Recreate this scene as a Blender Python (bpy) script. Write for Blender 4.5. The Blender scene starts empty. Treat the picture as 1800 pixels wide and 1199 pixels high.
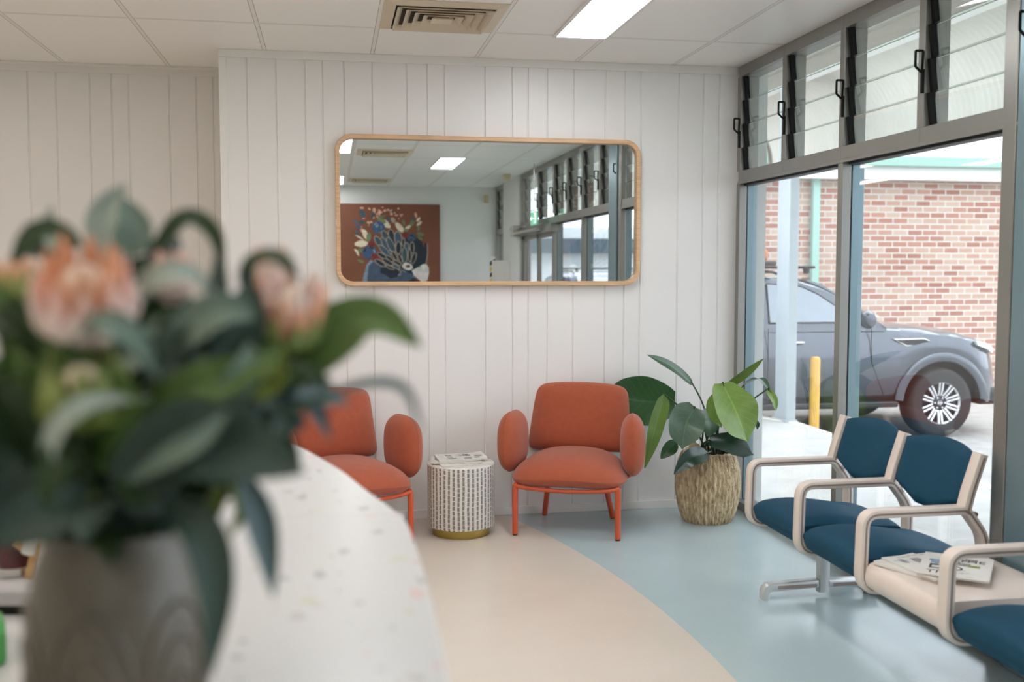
import bpy, bmesh, math, random
from mathutils import Vector, Matrix, Euler

# ------------------------------------------------------------------ camera, sky, exposure
scene = bpy.context.scene
COL = scene.collection
R = math.radians

cam_data = bpy.data.cameras.new('camera')
cam_data.sensor_width = 36.0
cam_data.lens = 36.0
cam_data.clip_start = 0.05
cam_data.clip_end = 300
cam_data.dof.use_dof = True
cam_data.dof.focus_distance = 5.4
cam_data.dof.aperture_fstop = 2.2
cam_data.dof.aperture_blades = 0
cam = bpy.data.objects.new('camera', cam_data)
cam.location = (0, 0, 1.471)
cam.rotation_euler = (R(90 - 3.9725), 0, R(-10.0569))
COL.objects.link(cam)
scene.camera = cam

world = bpy.data.worlds.new('overcast_sky')
scene.world = world
world.use_nodes = True
wn = world.node_tree
bgn = wn.nodes['Background']
wtc = wn.nodes.new('ShaderNodeTexCoord')
wno = wn.nodes.new('ShaderNodeTexNoise'); wno.inputs['Scale'].default_value = 2.0
wra = wn.nodes.new('ShaderNodeValToRGB')
wra.color_ramp.elements[0].color = (0.76, 0.84, 0.98, 1)
wra.color_ramp.elements[1].color = (0.90, 0.94, 1.0, 1)
wn.links.new(wtc.outputs['Generated'], wno.inputs['Vector'])
wn.links.new(wno.outputs['Fac'], wra.inputs['Fac'])
wn.links.new(wra.outputs['Color'], bgn.inputs['Color'])
bgn.inputs['Strength'].default_value = 2.75

sun_d = bpy.data.lights.new('hazy_sun', 'SUN')
sun_d.energy = 0.5
sun_d.angle = R(25)
sun_d.color = (1.0, 0.96, 0.9)
sun = bpy.data.objects.new('hazy_sun', sun_d)
sun.rotation_euler = (R(38), 0, R(20))
sun.location = (9, 0, 12)
COL.objects.link(sun)

LAMP_STRENGTH = 8.8

scene.view_settings.view_transform = 'Standard'
scene.view_settings.look = 'None'
scene.view_settings.exposure = 0.95
scene.view_settings.gamma = 1.0
scene.view_settings.use_curve_mapping = False
try:
    scene.cycles.max_bounces = 14
    scene.cycles.diffuse_bounces = 9
    scene.cycles.glossy_bounces = 5
    scene.cycles.transparent_max_bounces = 24
    scene.cycles.sample_clamp_indirect = 20.0
    scene.cycles.caustics_reflective = False
    scene.cycles.caustics_refractive = False
except Exception:
    pass

# ------------------------------------------------------------------ helpers
def lin(h):
    h = h.lstrip('#')
    out = []
    for i in (0, 2, 4):
        c = int(h[i:i + 2], 16) / 255.0
        out.append(c / 12.92 if c <= 0.04045 else ((c + 0.055) / 1.055) ** 2.4)
    return (out[0], out[1], out[2], 1.0)


def mat(name, hexcol, rough=0.5, metal=0.0, var=0.06, scale=8.0, bump=0.0, bscale=60.0, spec=0.5, emit=None, estr=0.0, sheen=0.0, coat=0.0, stretch=None):
    m = bpy.data.materials.new(name)
    m.use_nodes = True
    nt = m.node_tree
    b = nt.nodes['Principled BSDF']
    c = lin(hexcol)
    tc = nt.nodes.new('ShaderNodeTexCoord')
    mp = nt.nodes.new('ShaderNodeMapping')
    if stretch:
        mp.inputs['Scale'].default_value = stretch
    nt.links.new(tc.outputs['Object'], mp.inputs['Vector'])
    nz = nt.nodes.new('ShaderNodeTexNoise')
    nz.inputs['Scale'].default_value = scale
    nz.inputs['Detail'].default_value = 4
    nt.links.new(mp.outputs['Vector'], nz.inputs['Vector'])
    rp = nt.nodes.new('ShaderNodeValToRGB')
    rp.color_ramp.elements[0].position = 0.3
    rp.color_ramp.elements[1].position = 0.7
    rp.color_ramp.elements[0].color = tuple(max(0, v * (1 - var)) for v in c[:3]) + (1,)
    rp.color_ramp.elements[1].color = tuple(min(1, v * (1 + var)) for v in c[:3]) + (1,)
    nt.links.new(nz.outputs['Fac'], rp.inputs['Fac'])
    nt.links.new(rp.outputs['Color'], b.inputs['Base Color'])
    b.inputs['Roughness'].default_value = rough
    b.inputs['Metallic'].default_value = metal
    b.inputs['Specular IOR Level'].default_value = spec
    if sheen:
        b.inputs['Sheen Weight'].default_value = sheen
    if coat:
        b.inputs['Coat Weight'].default_value = coat
        b.inputs['Coat Roughness'].default_value = 0.08
    if bump:
        n2 = nt.nodes.new('ShaderNodeTexNoise')
        n2.inputs['Scale'].default_value = bscale
        n2.inputs['Detail'].default_value = 3
        nt.links.new(mp.outputs['Vector'], n2.inputs['Vector'])
        bp = nt.nodes.new('ShaderNodeBump')
        bp.inputs['Strength'].default_value = bump
        bp.inputs['Distance'].default_value = 0.004
        nt.links.new(n2.outputs['Fac'], bp.inputs['Height'])
        nt.links.new(bp.outputs['Normal'], b.inputs['Normal'])
    if emit:
        b.inputs['Emission Color'].default_value = lin(emit)
        b.inputs['Emission Strength'].default_value = estr
    return m


def N(nt, t, **kw):
    n = nt.nodes.new(t)
    for k, v in kw.items():
        setattr(n, k, v)
    return n


def math_node(nt, op, a, b=None):
    n = nt.nodes.new('ShaderNodeMath'); n.operation = op
    for i, v in enumerate((a, b)):
        if v is None:
            continue
        if isinstance(v, (int, float)):
            n.inputs[i].default_value = v
        else:
            nt.links.new(v, n.inputs[i])
    return n.outputs[0]


def mixc(nt, fac, a, b):
    n = nt.nodes.new('ShaderNodeMix'); n.data_type = 'RGBA'
    for sock, v in ((n.inputs[0], fac), (n.inputs[6], a), (n.inputs[7], b)):
        if isinstance(v, (int, float)):
            sock.default_value = v
        elif isinstance(v, tuple):
            sock.default_value = v
        else:
            nt.links.new(v, sock)
    return n.outputs[2]


class MB:
    """collects shapes, then links them as one mesh object"""
    def __init__(self):
        self.v = []; self.f = []; self.mi = []; self.uv = {}

    def add(self, verts, faces, mi=0, uvs=None):
        o = len(self.v)
        self.v += [tuple(p) for p in verts]
        for k, f in enumerate(faces):
            self.f.append(tuple(i + o for i in f)); self.mi.append(mi)
            if uvs:
                self.uv[len(self.f) - 1] = uvs[k]
        return self

    def box(self, a, b, mi=0, M=None):
        x0, y0, z0 = a; x1, y1, z1 = b
        if x0 > x1: x0, x1 = x1, x0
        if y0 > y1: y0, y1 = y1, y0
        if z0 > z1: z0, z1 = z1, z0
        vs = [Vector(p) for p in ((x0, y0, z0), (x1, y0, z0), (x1, y1, z0), (x0, y1, z0), (x0, y0, z1), (x1, y0, z1), (x1, y1, z1), (x0, y1, z1))]
        if M: vs = [M @ p for p in vs]
        return self.add(vs, [(3, 2, 1, 0), (4, 5, 6, 7), (0, 1, 5, 4), (1, 2, 6, 5), (2, 3, 7, 6), (3, 0, 4, 7)], mi)

    def cbox(self, c, s, mi=0, M=None):
        return self.box([c[i] - s[i] / 2 for i in range(3)], [c[i] + s[i] / 2 for i in range(3)], mi, M)

    def tube(self, pts, r, seg=10, mi=0, closed=False, sq=None, up=None):
        """round tube along pts; sq=(w,h) gives a rounded bar section; r may be a list"""
        P = [Vector(p) for p in pts]
        n = len(P)
        rings = []
        prev = None
        for i in range(n):
            if closed:
                t = (P[(i + 1) % n] - P[i - 1])
            else:
                t = P[min(i + 1, n - 1)] - P[max(i - 1, 0)]
            t.normalize()
            if up is not None:
                s = t.cross(Vector(up))
                if s.length < 1e-5: s = Vector((1, 0, 0))
                s.normalize(); u = s.cross(t)
            else:
                if prev is None:
                    a = Vector((0, 0, 1)) if abs(t.z) < 0.9 else Vector((1, 0, 0))
                    u = (a - t * a.dot(t)).normalized()
                else:
                    u = (prev - t * prev.dot(t)).normalized()
                s = t.cross(u)
                prev = u
            rr = r[i] if isinstance(r, (list, tuple)) else r
            ring = []
            if sq:
                w, h, c = sq
                prof = rrect(w, h, c, 2)
                for (pa, pb) in prof:
                    ring.append(P[i] + s * pa + u * pb)
            else:
                for k in range(seg):
                    a = 2 * math.pi * k / seg
                    ring.append(P[i] + (s * math.cos(a) + u * math.sin(a)) * rr)
            rings.append(ring)
        m = len(rings[0])
        vs = [p for ring in rings for p in ring]
        fs = []
        for i in range(n if closed else n - 1):
            j = (i + 1) % n
            for k in range(m):
                l = (k + 1) % m
                fs.append((i * m + k, i * m + l, j * m + l, j * m + k))
        if not closed:
            fs.append(tuple(range(m - 1, -1, -1)))
            fs.append(tuple((n - 1) * m + k for k in range(m)))
        return self.add(vs, fs, mi)

    def lathe(self, prof, seg=32, c=(0, 0, 0), mi=0, uv=False, cap=True):
        vs = []; fs = []; uvs = []
        n = len(prof)
        for (r, z) in prof:
            for k in range(seg):
                a = 2 * math.pi * k / seg
                vs.append((c[0] + r * math.cos(a), c[1] + r * math.sin(a), c[2] + z))
        for i in range(n - 1):
            for k in range(seg):
                l = (k + 1) % seg
                fs.append((i * seg + k, i * seg + l, (i + 1) * seg + l, (i + 1) * seg + k))
                uvs.append([(k / seg, prof[i][1]), ((k + 1) / seg, prof[i][1]), ((k + 1) / seg, prof[i + 1][1]), (k / seg, prof[i + 1][1])])
        if cap:
            fs.append(tuple(range(seg - 1, -1, -1))); uvs.append([(0, 0)] * seg)
            fs.append(tuple((n - 1) * seg + k for k in range(seg))); uvs.append([(0, 0)] * seg)
        return self.add(vs, fs, mi, uvs if uv else None)

    def prism(self, poly, fn, d0, d1, mi=0):
        """poly of 2-D points, fn(a,b,d)->xyz, extruded between d0 and d1"""
        n = len(poly)
        vs = [fn(a, b, d0) for a, b in poly] + [fn(a, b, d1) for a, b in poly]
        fs = [tuple(range(n - 1, -1, -1)), tuple(range(n, 2 * n))]
        for i in range(n):
            j = (i + 1) % n
            fs.append((i, j, n + j, n + i))
        return self.add(vs, fs, mi)

    def grid(self, nu, nv, fn, mi=0, closeu=False, uv=False):
        vs = [fn(i / nu, j / nv) for i in range(nu + (0 if closeu else 1)) for j in range(nv + 1)]
        fs = []; uvs = []
        w = nv + 1
        nn = nu if closeu else nu + 1
        for i in range(nu):
            i2 = (i + 1) % nn
            for j in range(nv):
                fs.append((i * w + j, i2 * w + j, i2 * w + j + 1, i * w + j + 1))
                uvs.append([(i / nu, j / nv), ((i + 1) / nu, j / nv), ((i + 1) / nu, (j + 1) / nv), (i / nu, (j + 1) / nv)])
        return self.add(vs, fs, mi, uvs if uv else None)

    def build(self, name, mats, parent=None, smooth=None, bevel=0.0, org=None, fixn=True, sub=0, solid=0.0, bseg=2):
        me = bpy.data.meshes.new(name)
        off = Vector(org) if org is not None else Vector((0, 0, 0))
        if parent is not None and org is None:
            root = parent
            while root.parent is not None: root = root.parent
            if root.get('_w'): off = Vector(root.location)
        vs = [(p[0] - off.x, p[1] - off.y, p[2] - off.z) for p in self.v]
        me.from_pydata(vs, [], self.f)
        if self.uv:
            ul = me.uv_layers.new(name='UVMap')
            for p in me.polygons:
                if p.index in self.uv:
                    for li, uv in zip(p.loop_indices, self.uv[p.index]):
                        ul.data[li].uv = uv
        if not isinstance(mats, (list, tuple)):
            mats = [mats]
        for m in mats:
            me.materials.append(m)
        for p, i in zip(me.polygons, self.mi):
            p.material_index = i
        if fixn:
            bm = bmesh.new(); bm.from_mesh(me)
            bmesh.ops.recalc_face_normals(bm, faces=bm.faces)
            bm.to_mesh(me); bm.free()
        if smooth is not None:
            for p in me.polygons:
                p.use_smooth = True
            if smooth < 180:
                me.set_sharp_from_angle(angle=R(smooth))
        me.update()
        o = bpy.data.objects.new(name, me)
        COL.objects.link(o)
        if parent is not None:
            o.parent = parent
        elif org is not None:
            o.location = off
        if bevel:
            b = o.modifiers.new('bevel', 'BEVEL'); b.width = bevel; b.segments = bseg
            b.limit_method = 'ANGLE'; b.angle_limit = R(40)
        if solid:
            s = o.modifiers.new('solid', 'SOLIDIFY'); s.thickness = solid; s.offset = 0
        if sub:
            s = o.modifiers.new('sub', 'SUBSURF'); s.levels = sub; s.render_levels = sub
        return o


def rrect(w, h, c, k=3):
    pts = []
    for (sx, sy, a0) in ((1, 1, 0), (-1, 1, 90), (-1, -1, 180), (1, -1, 270)):
        for i in range(k + 1):
            a = R(a0 + 90 * i / k)
            pts.append((sx * (w / 2 - c) + c * math.cos(a), sy * (h / 2 - c) + c * math.sin(a)))
    return pts


def smooth_path(pts, n=8, closed=False):
    """Catmull-Rom through pts"""
    P = [Vector(p) for p in pts]
    out = []
    m = len(P)
    for i in range(m if closed else m - 1):
        p1 = P[i]; p2 = P[(i + 1) % m]
        p0 = P[i - 1] if (closed or i > 0) else p1 * 2 - p2
        p3 = P[(i + 2) % m] if (closed or i + 2 < m) else p2 * 2 - p1
        for k in range(n):
            t = k / n
            out.append(0.5 * ((2 * p1) + (p2 - p0) * t + (2 * p0 - 5 * p1 + 4 * p2 - p3) * t * t + (3 * p1 - p0 - 3 * p2 + p3) * t ** 3))
    if not closed:
        out.append(P[-1])
    return out


def round_path(pts, r, n=5, closed=True):
    """polyline with filleted corners; pts are (x,y,z); r number or list"""
    P = [Vector(p) for p in pts]
    m = len(P); out = []
    for i in range(m):
        if not closed and i in (0, m - 1):
            out.append(P[i]); continue
        rr = r[i] if isinstance(r, (list, tuple)) else r
        a = P[i - 1]; b = P[i]; c = P[(i + 1) % m]
        d1 = (a - b); d2 = (c - b)
        q = min(rr, d1.length * 0.49, d2.length * 0.49)
        s = b + d1.normalized() * q; e = b + d2.normalized() * q
        for k in range(n + 1):
            t = k / n
            out.append(s * (1 - t) ** 2 + b * 2 * t * (1 - t) + e * t * t)
    return out


def tag(o, label=None, cat=None, group=None, kind=None):
    if label: o['label'] = label
    if cat: o['category'] = cat
    if group: o['group'] = group
    if kind: o['kind'] = kind
    return o


def thing(name, label, cat, loc=(0, 0, 0), rotz=0.0, group=None, world=False):
    """Empty at the thing's base; world=True: parts are given in room coordinates"""
    o = bpy.data.objects.new(name, None)
    o.empty_display_size = 0.1
    COL.objects.link(o)
    o.location = loc; o.rotation_euler = (0, 0, rotz)
    if world: o['_w'] = 1
    return tag(o, label, cat, group)


def struct(o):
    o['kind'] = 'structure'
    return o


def copy_tree(o, parent=None):
    c = o.copy(); COL.objects.link(c)
    if parent is not None: c.parent = parent
    for ch in list(o.children):
        copy_tree(ch, c)
    return c


def text_mesh(name, body, size, m, parent, M, extrude=0.0006, org=None):
    cu = bpy.data.curves.new(name, 'FONT')
    cu.body = body; cu.size = size; cu.extrude = extrude; cu.align_x = 'LEFT'
    tmp = bpy.data.objects.new(name + '_tmp', cu)
    COL.objects.link(tmp)
    dg = bpy.context.evaluated_depsgraph_get()
    me = bpy.data.meshes.new_from_object(tmp.evaluated_get(dg))
    bpy.data.objects.remove(tmp)
    me.transform(M)
    me.name = name
    me.materials.clear(); me.materials.append(m)
    o = bpy.data.objects.new(name, me); COL.objects.link(o)
    o.parent = parent
    return o


def leaf_into(mb, pts, width, nrm, shape='ovate', mi=0, nl=12, nw=4, fold=0.16, wave=0.05, seed=0, thick=0.0012):
    rnd = random.Random(seed)
    path = smooth_path(pts, max(2, nl // (len(pts) - 1)))
    n = len(path)
    Nv = Vector(nrm).normalized()
    ph = rnd.random() * 6
    top = []; bot = []
    for i, p in enumerate(path):
        t = i / (n - 1)
        tan = (path[min(i + 1, n - 1)] - path[max(i - 1, 0)]).normalized()
        s = tan.cross(Nv)
        if s.length < 1e-4: s = tan.orthogonal()
        s.normalize()
        nn = s.cross(tan).normalized()
        if shape == 'broad':
            w = math.sin(math.pi * min(1, (t * 0.93 + 0.07))) ** 0.55
            if t > 0.75: w *= 1 - ((t - 0.75) / 0.25) ** 2.2
        elif shape == 'long':
            w = (0.75 + 0.25 * math.sin(math.pi * t)) * min(1, t * 9 + 0.25)
            if t > 0.55: w *= 1 - ((t - 0.55) / 0.45) ** 1.8
        elif shape == 'lance':
            w = math.sin(math.pi * (t ** 0.75)) ** 0.8 if t < 1 else 0
        else:
            w = math.sin(math.pi * (t ** 0.7)) ** 0.75 if t < 1 else 0
        w = max(w, 0.015)
        rowt = []; rowb = []
        for j in range(nw + 1):
            q = j / nw * 2 - 1
            z = fold * abs(q) ** 1.3 * width * w + wave * width * math.sin(t * 9 + ph + (2 if q > 0 else 0)) * abs(q) ** 2
            base = p + s * (q * width * 0.5 * w) + nn * z
            rowt.append(base + nn * thick); rowb.append(base - nn * thick)
        top.append(rowt); bot.append(rowb)
    W = nw + 1
    vs = [v for r in top for v in r] + [v for r in bot for v in r]
    o = n * W
    fs = []; uvs = []
    for i in range(n - 1):
        for j in range(nw):
            a, b, c, d = i * W + j, i * W + j + 1, (i + 1) * W + j + 1, (i + 1) * W + j
            uq = [(i / (n - 1), j / nw), (i / (n - 1), (j + 1) / nw), ((i + 1) / (n - 1), (j + 1) / nw), ((i + 1) / (n - 1), j / nw)]
            fs.append((a, b, c, d)); uvs.append(uq)
            fs.append((o + d, o + c, o + b, o + a)); uvs.append(uq[::-1])
    edge = [i * W for i in range(n)] + [(n - 1) * W + j for j in range(1, W)] + [i * W + W - 1 for i in range(n - 2, -1, -1)] + [j for j in range(W - 2, 0, -1)]
    for k in range(len(edge)):
        a = edge[k]; b = edge[(k + 1) % len(edge)]
        fs.append((a, b, o + b, o + a)); uvs.append([(0.5, 0)] * 4)
    mb.add(vs, fs, mi, uvs)


def pillow_into(mb, w, d, h, n=4.0, M=None, nu=22, nv=22, mi=0, p=4, edge=0.0, bulge=None):
    """two-sided cushion with a seam around its rim: half sizes w,d and half thickness h"""
    def pos(u, v, sgn):
        # square to superellipse
        a, b = u, v
        mx = max(abs(a), abs(b))
        if mx > 1e-6:
            L = (abs(a) ** n + abs(b) ** n) ** (1 / n)
            k = mx / L
        else:
            k = 1
        x, y = a * k * w, b * k * d
        rr = mx
        z = sgn * (h * max(0, 1 - rr ** p) ** 0.55 + edge)
        P = Vector((x, y, z))
        if bulge: P = bulge(P)
        return (M @ P) if M else P
    for sgn in (1, -1):
        mb.grid(nu, nv, lambda i, j: pos(math.sin((i * 2 - 1) * math.pi / 2), math.sin((j * 2 - 1) * math.pi / 2), sgn), mi)


# ------------------------------------------------------------------ materials
def leaf_mat(name, c1, c2, rough=0.4, vein=0.35):
    m = bpy.data.materials.new(name); m.use_nodes = True
    nt = m.node_tree; b = nt.nodes['Principled BSDF']
    uv = N(nt, 'ShaderNodeTexCoord')
    sp = N(nt, 'ShaderNodeSeparateXYZ'); nt.links.new(uv.outputs['UV'], sp.inputs[0])
    dv = math_node(nt, 'ABSOLUTE', math_node(nt, 'SUBTRACT', sp.outputs['Y'], 0.5))
    mid = math_node(nt, 'LESS_THAN', dv, 0.018)
    vv = math_node(nt, 'SUBTRACT', math_node(nt, 'MULTIPLY', sp.outputs['X'], 9.0), math_node(nt, 'MULTIPLY', dv, 5.0))
    fr = math_node(nt, 'FRACT', vv)
    ve = math_node(nt, 'LESS_THAN', fr, 0.08)
    vm = math_node(nt, 'MULTIPLY', math_node(nt, 'MAXIMUM', mid, math_node(nt, 'MULTIPLY', ve, 0.5)), vein)
    nz = N(nt, 'ShaderNodeTexNoise'); nz.inputs['Scale'].default_value = 14
    nt.links.new(uv.outputs['Object'], nz.inputs['Vector'])
    base = mixc(nt, nz.outputs['Fac'], lin(c1), lin(c2))
    l2 = tuple(min(1, v * 1.5 + 0.03) for v in lin(c2)[:3]) + (1,)
    nt.links.new(mixc(nt, vm, base, l2), b.inputs['Base Color'])
    b.inputs['Roughness'].default_value = rough
    bp = N(nt, 'ShaderNodeBump'); bp.inputs['Strength'].default_value = 0.5; bp.inputs['Distance'].default_value = 0.003
    nt.links.new(math_node(nt, 'MULTIPLY', fr, -1.0), bp.inputs['Height'])
    nt.links.new(bp.outputs['Normal'], b.inputs['Normal'])
    return m


def glass_mat(name, tint='#F4F6F6', ior=1.65):
    m = bpy.data.materials.new(name); m.use_nodes = True
    nt = m.node_tree
    out = nt.nodes['Material Output']
    nt.nodes.remove(nt.nodes['Principled BSDF'])
    g = N(nt, 'ShaderNodeNewGeometry')
    fr = N(nt, 'ShaderNodeFresnel')
    # same reflectance from either side of the pane
    nt.links.new(math_node(nt, 'ADD', math_node(nt, 'MULTIPLY', g.outputs['Backfacing'], 1 / ior - ior), ior), fr.inputs['IOR'])
    tr = N(nt, 'ShaderNodeBsdfTransparent'); tr.inputs['Color'].default_value = lin(tint)
    gl = N(nt, 'ShaderNodeBsdfGlossy'); gl.inputs['Roughness'].default_value = 0.0
    nz = N(nt, 'ShaderNodeTexNoise'); nz.inputs['Scale'].default_value = 3
    rg = math_node(nt, 'MULTIPLY', nz.outputs['Fac'], 0.01)
    nt.links.new(rg, gl.inputs['Roughness'])
    mx = N(nt, 'ShaderNodeMixShader')
    nt.links.new(fr.outputs[0], mx.inputs[0])
    nt.links.new(tr.outputs[0], mx.inputs[1]); nt.links.new(gl.outputs[0], mx.inputs[2])
    nt.links.new(mx.outputs[0], out.inputs['Surface'])
    return m


M = {}
M['wall'] = mat('white_wall_paint', '#E2E0DE', 0.42, var=0.012, scale=2.5, bump=0.03, bscale=90)
M['plaster'] = mat('white_plaster_paint', '#D8DAD8', 0.6, var=0.015, scale=2.0, bump=0.04, bscale=120)
M['trim'] = mat('white_gloss_trim', '#E2E0DC', 0.35, var=0.01)
M['alu'] = mat('grey_anodised_aluminium', '#8E8D88', 0.32, metal=0.55, var=0.03, scale=3, stretch=(1, 1, 0.2))
M['alublue'] = mat('blue_grey_aluminium', '#7C949C', 0.3, metal=0.5, var=0.03, scale=3, stretch=(1, 1, 0.2))  # bluer copy of the alu grey, for lower outer frames and column
M['glassedge'] = mat('bright_glass_edge', '#DCE6E1', 0.3, var=0.02)
M['aludark'] = mat('dark_aluminium_groove', '#2A2E30', 0.5, metal=0.3, var=0.05)
M['black'] = mat('black_plastic', '#0C0C0C', 0.55, var=0.1, spec=0.2)
M['glass'] = glass_mat('window_glass')
M['louvre'] = glass_mat('louvre_glass', '#ECF0EE')
M['oak'] = mat('pale_oak_veneer', '#CFAA84', 0.4, var=0.16, scale=6, stretch=(1, 6, 14), bump=0.05, bscale=40)
M['mirror'] = mat('mirror_silver', '#F0F3F1', 0.0, metal=1.0, var=0.0)
M['rust'] = mat('rust_orange_fabric', '#A5543A', 0.85, var=0.05, scale=30, bump=0.25, bscale=420, sheen=0.25, spec=0.25)
M['rustmetal'] = mat('orange_powder_coated_steel', '#C2512E', 0.4, var=0.03)
M['darkfoot'] = mat('dark_rubber_foot', '#2A1815', 0.6)
M['teal'] = mat('teal_upholstery_fabric', '#12435A', 0.72, var=0.06, scale=20, bump=0.2, bscale=500, spec=0.25)
M['cream'] = mat('cream_moulded_plastic', '#DDD0C6', 0.32, var=0.02)
M['creamdark'] = mat('taupe_recess_plastic', '#8E7F77', 0.5, var=0.04)
M['steel'] = mat('pale_grey_metal', '#C9CBCA', 0.35, metal=0.4, var=0.03)
M['darksteel'] = mat('dark_steel_beam', '#1F2626', 0.45, metal=0.4)
M['gold'] = mat('brushed_gold_metal', '#B29A56', 0.3, metal=0.85, var=0.08, stretch=(1, 1, 20), scale=20)
M['paper'] = mat('magazine_paper', '#DAD8D2', 0.45, var=0.04, scale=20)
M['pages'] = mat('magazine_page_edges', '#C9C5BA', 0.7, var=0.12, scale=120, stretch=(1, 1, 12))
M['ink'] = mat('magazine_ink', '#2B2C30', 0.5)
M['inkgrey'] = mat('magazine_grey_print', '#8C8A8A', 0.5, var=0.4, scale=60)
M['inkblue'] = mat('magazine_blue_print', '#5E8DB0', 0.5, var=0.4, scale=40)
M['inkgreen'] = mat('magazine_green_print', '#7E8F3A', 0.5, var=0.5, scale=40)
M['leafdark'] = leaf_mat('dark_green_leaf', '#1E3D20', '#2C5527', 0.35)
M['leafgrey'] = leaf_mat('grey_green_leaf', '#3F5646', '#5A705C', 0.32)
M['leaflight'] = leaf_mat('light_green_leaf', '#58762F', '#7D984A', 0.38)
M['leafdeep'] = leaf_mat('deep_green_leaf', '#11281F', '#1C3A2A', 0.3)
M['stem'] = mat('dark_green_stem', '#2F4A2C', 0.5)
M['soil'] = mat('potting_bark', '#3A2C22', 0.95, var=0.4, scale=40, bump=0.8)
M['bq_green'] = leaf_mat('fresh_green_foliage', '#3F5A2A', '#5E7A3C', 0.6, 0.2)
M['bq_deep'] = leaf_mat('olive_dark_foliage', '#223619', '#324A26', 0.45, 0.2)
M['bq_sage'] = leaf_mat('sage_green_foliage', '#5C7063', '#76897C', 0.65, 0.15)
M['bq_grey'] = leaf_mat('grey_green_foliage', '#8C9A8E', '#A2ADA2', 0.5, 0.15)
M['bq_teal'] = leaf_mat('dark_teal_foliage', '#24362E', '#33483E', 0.65, 0.15)
M['bq_bluegrey'] = leaf_mat('blue_grey_foliage', '#3E5458', '#5A7274', 0.45, 0.15)
M['bq_olive'] = leaf_mat('olive_foliage', '#5A6A26', '#758434', 0.5, 0.2)
M['petal'] = mat('pink_protea_bract', '#EEC2B3', 0.6, var=0.12, scale=30)
M['petalpeach'] = mat('peach_protea_bract', '#EAAE88', 0.6, var=0.14, scale=30)
M['petalpale'] = mat('pale_pink_protea_bract', '#F2DBD2', 0.6, var=0.08, scale=30)
M['proteacore'] = mat('cream_protea_centre', '#DCC8B6', 0.8, var=0.1, scale=60, bump=0.6, bscale=90)
M['bud'] = mat('yellow_green_bud', '#8E9A58', 0.6, var=0.2, scale=40)
M['vase'] = mat('taupe_glazed_ceramic', '#5F594D', 0.4, var=0.15, scale=10, coat=0.1)
M['desk'] = mat('pale_grey_laminate', '#C4C4C4', 0.4, var=0.03)
M['cabinet'] = mat('white_counter_front', '#D5D3CF', 0.45, var=0.02)
M['maroon'] = mat('maroon_enamel', '#4A1218', 0.25, var=0.06, coat=0.4)
M['chrome'] = mat('brushed_steel', '#CFCDC8', 0.22, metal=0.9, var=0.03)
M['redtip'] = mat('red_paint', '#E0473F', 0.5)
M['whiteplastic'] = mat('white_plastic', '#DCDAD6', 0.4, var=0.02)
M['peg'] = mat('pale_wood', '#C69A5E', 0.6, var=0.15, scale=20, stretch=(1, 1, 8))
M['greenplastic'] = mat('green_plastic', '#4B9A50', 0.35, var=0.06)
M['greenlight'] = mat('light_green_plastic', '#9CC98E', 0.4, var=0.06)
M['greyplastic'] = mat('grey_plastic', '#A9A6A8', 0.4)
M['lamp'] = mat('lit_diffuser', '#FFFFFF', 0.5, var=0.0, emit='#F8F8FA', estr=LAMP_STRENGTH)
M['lampwarm'] = mat('lit_warm_diffuser', '#FFFFFF', 0.5, var=0.0, emit='#FFEFDC', estr=LAMP_STRENGTH * 0.72)
M['lampdim'] = mat('lit_dimmed_diffuser', '#FFFFFF', 0.5, var=0.0, emit='#F8F8FA', estr=LAMP_STRENGTH * 0.42)  # output lowered so the counter below is not overlit
M['ventcream'] = mat('cream_vent_metal', '#D2C3AC', 0.5, var=0.02)
M['ventdark'] = mat('dark_duct', '#3A3026', 0.8)
M['beigedet'] = mat('beige_plastic', '#C3B99B', 0.5)
M['exitgreen'] = mat('exit_sign_green', '#6DBD9A', 0.4, emit='#6DBD9A', estr=0.3)
M['exitwhite'] = mat('exit_sign_white', '#F1F6F2', 0.4, emit='#F1F6F2', estr=0.6)
M['yellow'] = mat('yellow_tape', '#D6B62A', 0.5)
# outside
M['concrete'] = mat('pale_concrete', '#C3C2BD', 0.85, var=0.10, scale=3, bump=0.2, bscale=60)
M['kerb'] = mat('white_kerb_paint', '#E6E2D8', 0.7, var=0.05)
M['asphalt'] = mat('pale_worn_asphalt', '#A5A29C', 0.9, var=0.14, scale=5, bump=0.4, bscale=80)
M['gutter'] = mat('pale_green_gutter', '#8FB3A6', 0.4, var=0.03)
M['fascia'] = mat('white_fascia_paint', '#E4E4E0', 0.5, var=0.02)
M['roof'] = mat('white_roof_sheet', '#E6E6E2', 0.5, var=0.03)
M['corr'] = mat('cream_corrugated_sheet', '#CFCBC2', 0.6, var=0.04, scale=3)
M['beam'] = mat('grey_beige_beam', '#857E73', 0.5, var=0.03)
M['post'] = mat('pale_blue_grey_post', '#A6AFB3', 0.45, var=0.03)
M['bollard'] = mat('faded_yellow_paint', '#D9A94F', 0.55, var=0.10, scale=6)
M['pier'] = mat('white_painted_brick', '#D5D9D8', 0.6, var=0.03)
M['carpaint'] = mat('dark_grey_metallic_paint', '#444B55', 0.25, metal=0.5, var=0.03, coat=0.9)
M['carblue'] = mat('blue_metallic_paint', '#44658C', 0.3, metal=0.3, var=0.03, coat=0.9)
M['carglass'] = mat('sky_pale_car_glass', '#7D868D', 0.06, metal=0.5, var=0.05, spec=0.8)  # pale metallic grey imitates bright sky reflected in the windows
M['tyre'] = mat('black_tyre_rubber', '#262628', 0.8, var=0.1, scale=40, bump=0.2, bscale=60)
M['rim'] = mat('machined_alloy', '#D9DBDD', 0.25, metal=0.7, var=0.03)
M['rimdark'] = mat('dark_alloy', '#2C2E33', 0.4, metal=0.5)
M['carblack'] = mat('black_car_trim', '#1E1F21', 0.5)
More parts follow.
